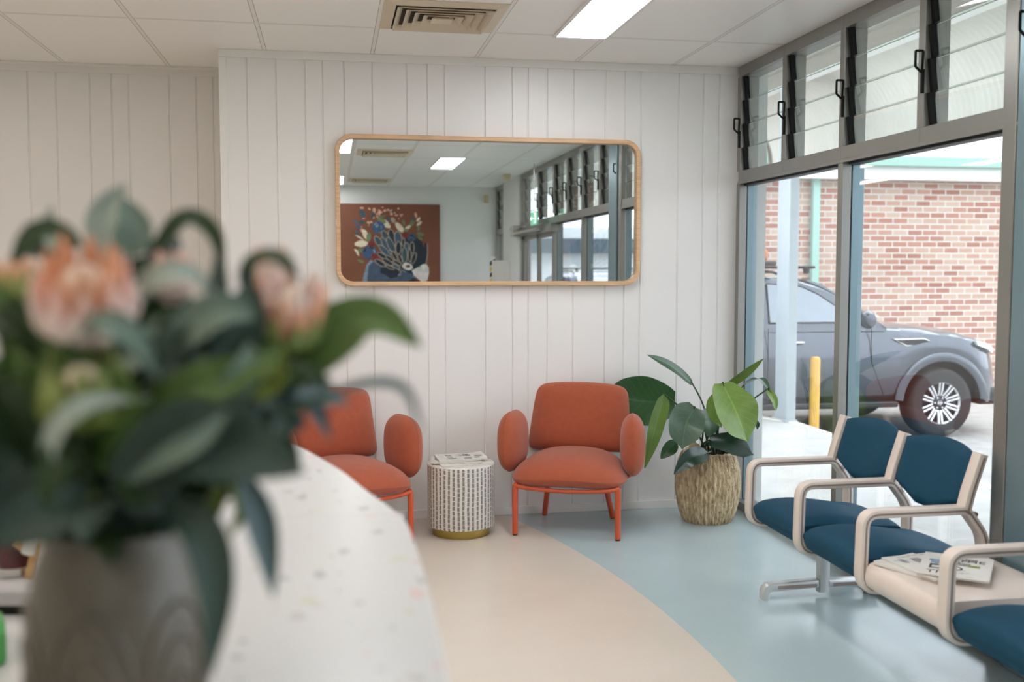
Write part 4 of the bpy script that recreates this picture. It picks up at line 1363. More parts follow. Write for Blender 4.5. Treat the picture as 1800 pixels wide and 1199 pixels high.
# ------------------------------------------------------------------ reception counter
ZC = 1.05
EDGE = [(-0.62, 3.02), (-0.45, 2.97), (-0.30, 2.87), (-0.183, 2.745), (-0.10, 2.56), (-0.031, 2.345), (0.02, 2.17), (0.06, 1.99), (0.098, 1.83), (0.121, 1.70), (0.125, 1.463), (0.123, 1.269), (0.119, 1.129), (0.115, 1.0), (0.105, 0.7), (0.09, 0.4)]
INNER = [(-0.33, 0.4), (-0.315, 0.7), (-0.305, 1.0), (-0.30, 1.3), (-0.30, 1.6), (-0.32, 1.85), (-0.36, 2.1), (-0.42, 2.35), (-0.50, 2.55), (-0.62, 2.66)]
eo = [(p.x, p.y) for p in smooth_path([(a, c, 0) for a, c in EDGE], 4)]
ei = [(p.x, p.y) for p in smooth_path([(a, c, 0) for a, c in INNER], 4)]
t = thing('reception_counter', 'curved reception counter with white flecked stone top, running along the left foreground', 'counter', (-0.1, 1.6, 0), 0, world=True)
# two slabs meeting at a fine joint
JY = 1.758
oa = [p for p in eo if p[1] > JY + 0.002]; ob = [p for p in eo if p[1] < JY - 0.002]
ia = [p for p in ei if p[1] > JY + 0.03]; ib = [p for p in ei if p[1] < JY + 0.0]
jo = (0.110, JY); ji = (-0.315, JY + 0.02)
m = MB(); m.prism(oa + [(jo[0], jo[1] + 0.0025), (ji[0], ji[1] + 0.0025)] + ia, lambda a, c, d: (a, c, d), ZC - 0.04, ZC - 0.0015); m.build('stone_slab', M['counter'], t, bevel=0.004)
m = MB(); m.prism([(jo[0] + 0.012, jo[1] - 0.0015)] + ob + ib + [(ji[0], ji[1] - 0.0015)], lambda a, c, d: (a, c, d), ZC - 0.04, ZC); m.build('stone_slab', M['counter'], t, bevel=0.004)
sh = lambda pts, k: [(a + k, c - k * 0.2) for a, c in pts]
m = MB(); m.prism(sh(eo[:-1], -0.06) + sh(ei, 0.05), lambda a, c, d: (a, c, d), 0.08, ZC - 0.04); m.build('counter_front', M['cabinet'], t)
m = MB(); m.prism(sh(eo[:-1], -0.10) + sh(ei, 0.08), lambda a, c, d: (a, c, d), 0.0, 0.08); m.build('kick_board', M['darksteel'], t)

t = thing('reception_desk', 'pale grey lower desk worktop behind the reception counter', 'desk', (-0.9, 1.7, 0), 0, world=True)
dk = [(p[0] - 0.004, p[1]) for p in sh(ei, 0.05)]
m = MB(); m.prism([(a, c) for a, c in dk] + [(-1.9, 2.85), (-1.9, 2.1), (-1.25, 1.9), (-1.05, 1.5), (-1.0, 0.4)], lambda a, c, d: (a, c, d), 0.72, 0.75); m.build('worktop', M['desk'], t)
m = MB(); m.box((-1.88, 2.2, 0), (-1.85, 2.8, 0.72)); m.box((-0.98, 0.42, 0), (-0.42, 0.45, 0.72)); m.build('desk_panel', M['cabinet'], t)

# things on the desk
t = thing('travel_mug', 'maroon travel mug with steel base standing on the desk at the far left', 'mug', (-0.745, 2.56, 0.75), 0)
m = MB(); m.lathe([(0.036, 0.0), (0.040, 0.003), (0.040, 0.022)], 40); m.build('steel_base', M['chrome'], t, smooth=40)
m = MB(); m.lathe([(0.040, 0.022), (0.041, 0.03), (0.043, 0.17), (0.040, 0.185)], 40); m.build('mug_body', M['maroon'], t, smooth=40)
m = MB(); m.lathe([(0.039, 0.185), (0.041, 0.19), (0.040, 0.205), (0.02, 0.212), (0.0005, 0.212)], 40); m.build('lid', M['chrome'], t, smooth=40)
t = thing('peg_figure', 'small pale wooden peg easel beside the maroon mug', 'peg', (-0.705, 2.52, 0.75), 0)
Mx = Matrix.Translation((0, 0, 0.0)) @ Matrix.Rotation(R(14), 4, 'Y')
m = MB(); m.box((-0.008, -0.008, 0.001), (0.008, 0.008, 0.085), 0, Mx); m.build('upright', M['peg'], t, bevel=0.002)
Mx = Matrix.Translation((0.004, -0.010, 0.068)) @ Matrix.Rotation(R(35), 4, 'Y')
m = MB(); m.box((-0.035, -0.006, -0.010), (0.022, 0.004, 0.010), 0, Mx); m.build('cross_bar', M['peg'], t, bevel=0.002)
t = thing('crayon', 'white crayon with a pointed red tip sticking up beside the wooden peg', 'crayon', (-0.700, 2.503, 0.813), 0)
t.rotation_euler = (0, R(15), 0)
m = MB(); m.lathe([(0.015, 0.0), (0.013, 0.07)], 20); m.build('barrel', M['whiteplastic'], t, smooth=40)
m = MB(); m.lathe([(0.013, 0.07), (0.011, 0.10), (0.002, 0.132), (0.0004, 0.133)], 20); m.build('tip', M['redtip'], t, smooth=40)
t = thing('hole_punch', 'grey and black hole punch lying on the desk behind the vase', 'hole punch', (-0.655, 2.29, 0.75), R(-10))
m = MB(); m.box((-0.05, -0.045, 0.0), (0.05, 0.045, 0.018)); m.build('base', M['black'], t, bevel=0.005)
m = MB(); m.prism([(-0.045, 0.018), (0.045, 0.018), (0.045, 0.05), (-0.02, 0.062), (-0.045, 0.05)], lambda a, c, d: (d, a, c), -0.045, 0.045); m.build('press_bar', M['greyplastic'], t, bevel=0.006)
t = thing('tape_dispenser', 'green tape dispenser at the lower left edge of the desk', 'tape dispenser', (-0.665, 2.02, 0.75), R(20))
m = MB(); m.prism([(-0.09, 0), (0.09, 0), (0.09, 0.03), (0.05, 0.05), (-0.02, 0.085), (-0.07, 0.085), (-0.09, 0.06)], lambda a, c, d: (d, a, c), -0.05, 0.05); m.build('body', M['greenplastic'], t, bevel=0.012, bseg=3)
m = MB(); m.prism([(-0.075, 0.0862), (-0.02, 0.0862), (0.045, 0.0535), (0.045, 0.057), (-0.018, 0.09), (-0.075, 0.09)], lambda a, c, d: (d, a, c), -0.036, 0.036); m.build('top_panel', M['greenlight'], t, bevel=0.002)

# ------------------------------------------------------------------ vase and its flowers
VX, VY = -0.192, 0.95
t = thing('ceramic_vase', 'grey taupe ceramic vase with raised arches on the counter in the blurred foreground', 'vase', (VX, VY, ZC), 0)
vp = [(0.060, 0.0), (0.068, 0.004), (0.074, 0.03), (0.077, 0.08), (0.076, 0.12), (0.070, 0.155), (0.061, 0.178), (0.058, 0.190), (0.0585, 0.192), (0.054, 0.192), (0.052, 0.185), (0.060, 0.15), (0.066, 0.10), (0.062, 0.02), (0.0005, 0.015)]
m = MB(); m.lathe(vp, 64, cap=False); m.add([(0.060 * math.cos(2 * math.pi * k / 64), 0.060 * math.sin(2 * math.pi * k / 64), 0.0) for k in range(64)], [tuple(range(64))])
m.build('vase_body', M['vase'], t, smooth=60)
for k in range(6):
    # nested raised arches around the belly
    m = MB()
    a0 = math.radians(-96 + 60 * k)
    for q in range(3):
        hw = 0.036 - q * 0.011; top = 0.135 - q * 0.03
        pts = []
        for s in range(17):
            f = s / 16 * math.pi
            u = -hw * math.cos(f); z = 0.02 + (top - 0.02) * (math.sin(f) ** 0.6)
            rr_ = 0.0
            for i in range(8):
                if vp[i][1] <= z <= vp[i + 1][1]:
                    g = (z - vp[i][1]) / max(1e-6, vp[i + 1][1] - vp[i][1]); rr_ = vp[i][0] * (1 - g) + vp[i + 1][0] * g; break
            a = a0 + u / 0.076
            pts.append((rr_ * math.cos(a), rr_ * math.sin(a), z))
        m.tube(pts, 0.0028, 6)
    m.build('raised_arch', M['vase'], t, smooth=60)

RIM = Vector((VX, VY, ZC + 0.185))


def stem_pts(end, seed):
    r_ = random.Random(seed)
    foot = Vector((VX + r_.uniform(-0.03, 0.03), VY + r_.uniform(-0.03, 0.03), ZC + 0.03))
    neck = RIM + Vector((r_.uniform(-0.035, 0.035), r_.uniform(-0.035, 0.035), 0))
    e = Vector(end)
    return smooth_path([foot, neck, neck.lerp(e, 0.5) + Vector((0, 0, 0.02)), e], 6)


def protea(label, c, R_, H_, mats, seed, axis=(0, -0.25, 1), openn=0.5):
    t = thing('protea_stem', label, 'flower', (VX, VY, ZC), 0, None, world=True)
    c = Vector(c); ax = Vector(axis).normalized()
    m = MB(); m.tube(stem_pts(c - ax * H_ * 0.35, seed), 0.005, 8); m.build('stem', M['stem'], t, smooth=60)
    rot = ax.to_track_quat('Z', 'Y').to_matrix().to_4x4()
    Mx = Matrix.Translation(c - ax * H_ * 0.45) @ rot
    m = MB()
    prof = [(0.0004, 0.0), (R_ * 0.5, H_ * 0.05), (R_ * 0.62, H_ * 0.35), (R_ * 0.5, H_ * 0.62), (R_ * 0.25, H_ * 0.78), (0.0004, H_ * 0.82)]
    k0 = len(m.v); m.lathe(prof, 20, cap=False); m.v = [tuple(Mx @ Vector(v)) for v in m.v]
    m.build('flower_centre', M['proteacore'], t, smooth=60)
    r_ = random.Random(seed)
    for ring, (nr, rad, hh, wd) in enumerate(((9, 0.72, 1.0, 0.62), (11, 0.9, 0.86, 0.6), (12, 1.0, 0.62, 0.55))):
        m = MB()
        for k in range(nr):
            a = 2 * math.pi * (k + 0.5 * ring) / nr + r_.uniform(-0.1, 0.1)
            d = Vector((math.cos(a), math.sin(a), 0))
            p0 = d * R_ * 0.35; p1 = d * R_ * rad + Vector((0, 0, H_ * hh * 0.45)); p2 = d * R_ * rad * (0.85 + 0.3 * openn) + Vector((0, 0, H_ * hh * r_.uniform(0.92, 1.05)))
            leaf_into(m, [Mx @ p0, Mx @ p1, Mx @ p2], R_ * wd, (rot @ (-d)), 'ovate', 0, 8, 4, 0.14, 0.0, k, 0.0008)
        m.build('bract_ring', mats[ring], t, smooth=60)
    return t


protea('large pink protea bloom, biggest flower at the left of the bouquet', (-0.190, 0.85, 1.448), 0.039, 0.082, [M['petalpeach'], M['petal'], M['petalpale']], 1, (0.05, -0.5, 0.85), 0.5)
protea('peach protea bloom at the right of the bouquet beside the bright leaf', (-0.036, 0.92, 1.432), 0.033, 0.078, [M['petalpale'], M['petalpeach'], M['bud']], 2, (0.1, -0.5, 0.8), 0.6)
protea('small pink bloom half hidden at the top middle of the bouquet', (-0.144, 0.99, 1.462), 0.018, 0.05, [M['petal'], M['petal'], M['petalpale']], 3, (0, 0, 1), 0.3)
protea('small pale pink bloom peeping out above the peach one', (-0.056, 0.98, 1.462), 0.020, 0.06, [M['petal'], M['petalpale'], M['petalpale']], 4, (0.1, 0, 1), 0.3)
protea('yellow green unopened bud right under the large pink bloom', (-0.190, 0.845, 1.375), 0.036, 0.065, [M['bud'], M['bud'], M['bq_olive']], 5, (0, -0.4, 1), 0.2)
protea('reddish green bud at the left edge of the bouquet', (-0.262, 0.93, 1.452), 0.022, 0.05, [M['petalpeach'], M['bud'], M['bud']], 6, (-0.1, 0, 1), 0.2)

BOUQ = [
    ('green', [(-0.078,0.950,1.355), (-0.021,0.920,1.398), (0.034,0.900,1.429), (0.077,0.880,1.405)], 0.0522, (0.1, -1, 0.4), 'lance'),
    ('deep', [(-0.169,1.000,1.473), (-0.135,1.000,1.518), (-0.107,1.000,1.505), (-0.098,1.000,1.463)], 0.0195, (0, -0.8, 0.6), 'lance'),
    ('deep', [(-0.077,0.930,1.453), (-0.063,0.920,1.477), (-0.043,0.900,1.480), (-0.026,0.890,1.464)], 0.0240, (0, -0.7, 0.7), 'lance'),
    ('grey', [(-0.198,1.020,1.479), (-0.209,1.030,1.517), (-0.190,1.030,1.553)], 0.0376, (0, -1, 0.2), 'ovate'),
    ('sage', [(-0.189,1.000,1.484), (-0.179,1.000,1.510), (-0.188,1.000,1.539)], 0.0343, (0.5, -1, 0.2), 'ovate'),
    ('deep', [(-0.271,0.950,1.473), (-0.252,0.950,1.502), (-0.229,0.950,1.504), (-0.210,0.950,1.488)], 0.0207, (0, -0.8, 0.6), 'lance'),
    ('grey', [(-0.256,1.030,1.489), (-0.263,1.040,1.511), (-0.261,1.050,1.533)], 0.0143, (0, -1, 0.2), 'lance'),
    ('teal', [(-0.147,0.860,1.321), (-0.102,0.820,1.332), (-0.058,0.800,1.329), (-0.021,0.790,1.316)], 0.0632, (0, -0.85, 0.6), 'lance'),
    ('bluegrey', [(-0.074,0.860,1.305), (-0.060,0.850,1.273), (-0.053,0.840,1.243), (-0.048,0.830,1.207)], 0.0251, (0.1, -1, 0.1), 'lance'),
    ('olive', [(-0.087,0.900,1.288), (-0.077,0.900,1.267), (-0.088,0.900,1.240)], 0.0134, (0.1, -1, 0.1), 'lance'),
    ('olive', [(-0.126,0.930,1.283), (-0.112,0.930,1.267), (-0.124,0.930,1.250)], 0.0394, (0.1, -1, 0.1), 'ovate'),
    ('teal', [(-0.131,0.840,1.288), (-0.102,0.810,1.271), (-0.090,0.800,1.224), (-0.095,0.800,1.155)], 0.0344, (0.45, -1, 0.3), 'lance'),
    ('bluegrey', [(-0.076,0.920,1.329), (-0.045,0.910,1.353), (-0.018,0.900,1.356), (-0.001,0.900,1.322)], 0.0260, (0.2, -1, 0.4), 'lance'),
    ('bluegrey', [(-0.001,0.860,1.369), (0.036,0.840,1.379), (0.060,0.830,1.372), (0.072,0.820,1.338)], 0.0096, (0, -0.8, 0.6), 'lance'),
    ('grey', [(-0.215,0.820,1.309), (-0.201,0.800,1.351), (-0.176,0.800,1.371), (-0.140,0.840,1.370)], 0.0215, (-0.3, -0.8, 0.6), 'lance'),
    ('grey', [(-0.167,0.900,1.430), (-0.141,0.870,1.462), (-0.114,0.870,1.468), (-0.093,0.900,1.444)], 0.0243, (0, -0.8, 0.6), 'lance'),
    ('sage', [(-0.198,0.830,1.416), (-0.167,0.800,1.432), (-0.143,0.800,1.418), (-0.132,0.830,1.385)], 0.0233, (0, -0.8, 0.7), 'lance'),
    ('sage', [(-0.159,0.830,1.305), (-0.120,0.800,1.331), (-0.094,0.790,1.347), (-0.077,0.790,1.366)], 0.0184, (0.2, -1, 0.5), 'lance'),
    ('sage', [(-0.139,0.880,1.403), (-0.109,0.860,1.427), (-0.081,0.850,1.439), (-0.059,0.850,1.432)], 0.0344, (0.1, -1, 0.4), 'lance'),
    ('green', [(-0.263,0.900,1.270), (-0.250,0.880,1.321), (-0.248,0.870,1.369), (-0.252,0.870,1.432)], 0.0453, (0.4, -1, 0.2), 'lance'),
    ('teal', [(-0.248,0.860,1.251), (-0.243,0.830,1.299), (-0.245,0.820,1.336)], 0.0527, (0.4, -1, 0.2), 'lance'),
    ('green', [(-0.151,0.860,1.359), (-0.112,0.840,1.374), (-0.076,0.830,1.388), (-0.036,0.830,1.410)], 0.0385, (0.1, -1, 0.5), 'lance'),
    ('green', [(-0.237,0.880,1.367), (-0.212,0.850,1.397), (-0.193,0.840,1.389), (-0.175,0.850,1.342)], 0.0391, (0, -1, 0.3), 'ovate'),
    ('green', [(-0.195,0.860,1.332), (-0.166,0.830,1.363), (-0.170,0.830,1.398)], 0.0481, (0, -1, 0.3), 'ovate'),
    ('teal', [(-0.097,0.900,1.342), (-0.085,0.880,1.393), (-0.065,0.870,1.431), (-0.070,0.880,1.473)], 0.0353, (0.3, -1, 0.2), 'lance'),
    ('deep', [(-0.187,0.840,1.299), (-0.196,0.810,1.332), (-0.206,0.800,1.317), (-0.215,0.800,1.279)], 0.0279, (-0.3, -1, 0.2), 'lance'),
    ('green', [(-0.232,0.900,1.269), (-0.215,0.870,1.308), (-0.180,0.850,1.324), (-0.146,0.850,1.309)], 0.0397, (0, -1, 0.4), 'lance'),
    ('teal', [(-0.137,0.920,1.360), (-0.110,0.900,1.401), (-0.095,0.900,1.449), (-0.094,0.920,1.493)], 0.0260, (0.3, -1, 0.2), 'lance'),
    ('green', [(-0.058,0.950,1.334), (-0.042,0.950,1.365), (-0.057,0.950,1.406)], 0.0326, (0.2, -1, 0.2), 'ovate'),
    ('sage', [(-0.116,0.860,1.330), (-0.086,0.840,1.360), (-0.067,0.830,1.392), (-0.063,0.830,1.415)], 0.0288, (0.3, -1, 0.3), 'lance'),
    ('olive', [(-0.187,0.880,1.272), (-0.198,0.870,1.298), (-0.206,0.870,1.331)], 0.0350, (0, -1, 0.3), 'ovate'),
    ('olive', [(-0.067,0.880,1.364), (-0.048,0.880,1.382), (-0.038,0.880,1.411)], 0.0252, (0, -1, 0.3), 'ovate'),
    ('deep', [(-0.219,0.900,1.268), (-0.239,0.880,1.321), (-0.249,0.860,1.361), (-0.262,0.850,1.394)], 0.0549, (0.3, -1, 0.2), 'lance'),
    ('deep', [(-0.213,0.920,1.332), (-0.233,0.900,1.384), (-0.250,0.900,1.422), (-0.258,0.900,1.450)], 0.0518, (0.3, -1, 0.2), 'lance'),
    ('teal', [(-0.189,0.830,1.306), (-0.207,0.800,1.291), (-0.228,0.790,1.282), (-0.244,0.780,1.281)], 0.0412, (0, -1, 0.4), 'lance'),
    ('green', [(-0.242,0.900,1.403), (-0.258,0.900,1.431), (-0.271,0.900,1.459)], 0.0360, (0.3, -1, 0.2), 'ovate'),
    ('deep', [(-0.133,1.000,1.382), (-0.148,1.000,1.426), (-0.152,1.000,1.468)], 0.0629, (0, -1, 0.2), 'ovate'),
    ('deep', [(-0.087,1.000,1.316), (-0.107,1.000,1.377), (-0.112,1.000,1.425)], 0.0858, (0, -1, 0.2), 'ovate'),
    ('deep', [(-0.174,1.020,1.305), (-0.194,1.020,1.360), (-0.187,1.020,1.403)], 0.0992, (0, -1, 0.2), 'ovate'),
    ('deep', [(-0.257,1.020,1.296), (-0.270,1.020,1.361), (-0.274,1.020,1.404)], 0.0934, (0, -1, 0.2), 'ovate'),
    ('teal', [(-0.130,0.860,1.283), (-0.142,0.830,1.309), (-0.109,0.810,1.351), (-0.070,0.800,1.365)], 0.0566, (0, -1, 0.4), 'lance'),
    ('deep', [(-0.075,0.980,1.341), (-0.054,0.980,1.383), (-0.042,0.980,1.426)], 0.0617, (0, -1, 0.2), 'ovate'),
    ('deep', [(-0.104,0.950,1.273), (-0.083,0.950,1.303), (-0.053,0.950,1.334)], 0.0489, (0, -1, 0.2), 'ovate'),
]
BNAME = {'green': 'fresh green', 'deep': 'olive dark', 'sage': 'sage green', 'grey': 'pale grey green', 'teal': 'dark teal', 'bluegrey': 'blue grey', 'olive': 'olive'}
BWHERE = [
    'big bright leaf arching out to the far right of the bouquet', 'thin dark leaf curled in an arch at the top middle', 'dark leaf arching over the peach bloom', 'broad sage leaf standing highest at the top', 'sage leaf beside the highest one at the top',
    'dark leaf arching above the left edge', 'faint thin leaf tip poking up at the top left', 'broad dark leaf pointing right over the white counter', 'narrow blue grey leaf hanging straight down over the counter', 'thin olive leaf tip hanging beside the blue grey one',
    'short olive leaf under the broad dark leaf', 'long dark leaf trailing down the right side of the vase', 'curled blue grey leaf in front of the left armchair', 'faint thin blue leaf arching over the armchair arm', 'pale leaf arched at lower left over the vase',
    'pale grey leaf arching right of the large pink bloom', 'sage leaf curved under the large pink bloom', 'sage leaf with pale tip at the middle of the bouquet', 'sage leaf reaching right below the small top bloom', 'green leaf upright at the left edge of the picture',
    'dark teal leaf at the lower left edge of the picture', 'green leaf sloping up to the right through the middle', 'green leaf below and left of the large bloom', 'broad green leaf beneath the yellow green bud', 'dark teal upright leaf left of the peach bloom',
    'dark leaf hanging at lower left beside the mug', 'green leaf lying over the vase rim', 'dark teal upright leaf at the centre', 'short green leaf below the peach bloom', 'sage upright leaf at the right of centre', 'olive leaf at the left above the vase rim', 'olive leaf under the peach bloom',
    'dark leaf slanting out at the lower left edge', 'dark leaf behind the left side of the large bloom', 'dark teal leaf drooping left above the desk', 'short green leaf at the far left edge', 'dark broad leaf behind the small top bloom',
    'dark broad leaf at the back centre', 'dark broad leaf at the back behind the yellow green bud', 'dark broad leaf at the back far left', 'dark teal leaf lying across the middle above the vase', 'dark broad leaf behind the peach bloom', 'dark leaf at the back low on the right']
rg = random.Random(21)
for k, (kind, pts, wd, nrm, shp) in enumerate(BOUQ):
    t = thing('foliage_stem', BNAME[kind] + ' foliage stem: ' + BWHERE[k], 'foliage', (VX, VY, ZC), 0, 'foliage stems in the vase', world=True)
    p0 = Vector(pts[0])
    m = MB(); m.tube(stem_pts(p0, 100 + k), 0.0028, 6); m.build('stem', M['stem'], t, smooth=60)
    m = MB(); leaf_into(m, pts, wd, nrm, shp, 0, 16, 6, 0.14, 0.03, k, 0.0007); m.build('leaf', M['bq_' + kind], t, smooth=60)
    # smaller leaves along the stem that fill the bunch
    for q in range(7):
        m = MB()
        f = rg.uniform(0.25, 1.0)
        a = RIM.lerp(p0, f) + Vector((rg.uniform(-.03, .03), rg.uniform(-.02, .04), rg.uniform(-.01, .02)))
        az = rg.uniform(0, 2 * math.pi); ln = rg.uniform(0.04, 0.075)
        d = Vector((math.cos(az), math.sin(az) * 0.6, rg.uniform(-0.1, 0.8))).normalized()
        b1 = a + d * ln * 0.55; b2 = a + d * ln - Vector((0, 0, ln * rg.uniform(0.0, 0.35)))
        leaf_into(m, [a, b1, b2], rg.uniform(0.018, 0.034), (rg.uniform(-.4, .4), -0.7, rg.uniform(0.2, 1)), 'lance', 0, 10, 4, 0.14, 0.02, q, 0.0006)
        m.build('leaf', M['bq_' + rg.choice(['teal', 'deep', kind, 'deep'])], t, smooth=60)

# ------------------------------------------------------------------ outside
GZ = -0.40
b = MB(); b.box((XW + 0.1, -40, GZ - 0.2), (40, 40, GZ)); struct(b.build('ground', M['asphalt']))
t = thing('footpath', 'raised pale concrete footpath with white kerb outside the windows', 'footpath', (3.5, 2, GZ), 0, world=True)
m = MB(); m.prism([(X1, -12), (4.50, -12), (4.50, 9.55), (4.32, 9.93), (X1 + 0.0, 9.98)], lambda a, c, d: (a, c, d), GZ, -0.055); m.build('slab', M['concrete'], t)
m = MB(); m.prism([(4.50, -12), (4.60, -12), (4.60, 9.60), (4.38, 10.02), (X1, 10.07), (X1, 9.98), (4.32, 9.93), (4.50, 9.55)], lambda a, c, d: (a, c, d), GZ, -0.045); m.build('kerb', M['kerb'], t, bevel=0.012)

t = thing('verandah_post', 'pale blue grey square verandah post at the footpath corner, seen through the first window', 'post', (4.55, 9.68, -0.05), 0, world=True)
m = MB(); m.box((4.49, 9.56, -0.05), (4.59, 9.84, 3.4)); m.build('shaft', M['post'], t, bevel=0.008)
m = MB(); m.box((4.47, 9.54, -0.05), (4.60, 9.86, -0.03)); m.build('base_plate', M['post'], t)

# verandah: flat corrugated sheet, beam, curved outer sheet
t = thing('verandah_roof', 'cream curved corrugated verandah roof over the footpath, seen through the louvres', 'verandah', (3.9, 2, 3.4), 0, world=True)
YV0, YV1 = -12.0, 11.9


def corr_sheet(path, name):
    """corrugations run along path (x,z); waves repeat along Y"""
    P = smooth_path([(a, 0, c) for a, c in path], 5)
    ny = int((YV1 - YV0) / 0.019)
    m = MB()
    for side in (0, 1):
        def fn(i, j, side=side):
            y = YV0 + (YV1 - YV0) * j
            k = min(int(round(i * (len(P) - 1))), len(P) - 1)
            tan = (P[min(k + 1, len(P) - 1)] - P[max(k - 1, 0)]).normalized()
            nn = Vector((-tan.z, 0, tan.x))
            p = P[k] + nn * (0.009 * math.sin(2 * math.pi * y / 0.076) + side * 0.003)
            return (p.x, y, p.z)
        m.grid(len(P) - 1, ny, fn)
    return m.build(name, M['corr'], t, smooth=60)


corr_sheet([(2.60, 3.60), (3.6, 3.545), (4.66, 3.49)], 'flat_sheet')
corr_sheet([(4.42, 3.50), (4.72, 3.47), (5.00, 3.36), (5.20, 3.16), (5.31, 2.92), (5.34, 2.72)], 'curved_sheet')
m = MB(); m.box((4.46, YV0, 3.30), (4.54, YV1, 3.445)); m.build('beam', M['beam'], t, bevel=0.004)
m = MB(); m.box((4.44, YV0, 3.285), (4.56, YV1, 3.30)); m.build('beam_cap', M['fascia'], t)
m = MB()
arc = [(4.56, 3.44), (4.72, 3.44), (4.99, 3.33), (5.17, 3.14), (5.28, 2.92), (5.31, 2.72)]
m.tube([(p.x, YV1 - 0.02, p.z) for p in smooth_path([(a, 0, c) for a, c in arc], 5)], 0.02, 8)
m.build('end_rib', M['beam'], t, smooth=50)

# brick building across the car park
t = thing('brick_building', 'red and cream brick building with green gutter and white roof across the car park', 'building', (9, 14, GZ), 0, world=True)
YW = 14.0
m = MB(); m.box((1.5, YW, GZ), (24, YW + 0.3, 2.80)); m.build('brick_wall', M['brick'], t)
m = MB(); m.box((1.3, YW - 0.22, 2.78), (24, YW + 0.1, 2.955)); m.build('eave_fascia', M['fascia'], t)
m = MB(); m.prism([(YW - 0.36, 2.96), (YW - 0.20, 2.955), (YW - 0.20, 3.10), (YW - 0.38, 3.10)], lambda a, c, d: (d, a, c), 1.3, 24); m.build('gutter', M['gutter'], t, bevel=0.01)
m = MB(); m.prism([(YW - 0.30, 3.09), (YW + 6, 4.75), (YW + 6, 4.79), (YW - 0.30, 3.13)], lambda a, c, d: (d, a, c), 1.3, 24); m.build('roof', M['roof'], t)
m = MB(); m.box((6.88, YW - 0.11, GZ), (6.99, YW - 0.02, 2.80)); m.tube([(6.935, YW - 0.06, 2.70), (6.935, YW - 0.2, 2.96)], 0.05); m.build('downpipe', M['gutter'], t, bevel=0.01)
m = MB(); m.box((8.9, YW + 1.6, 3.6), (9.5, YW + 2.2, 3.78)); m.build('roof_vent', M['gutter'], t, bevel=0.02)

# bollard
t = thing('bollard', 'yellow steel bollard standing beyond the footpath kerb in front of the grey car', 'bollard', (4.82, 9.62, GZ), 0)
m = MB(); m.lathe([(0.050, 0.0), (0.050, 0.965), (0.046, 0.985), (0.030, 0.995), (0.0005, 0.998)], 28); m.build('tube', M['bollard'], t, smooth=40)
m = MB(); m.lathe([(0.085, 0.0), (0.085, 0.012), (0.05, 0.014)], 28); m.build('base_flange', M['bollard'], t, smooth=40)


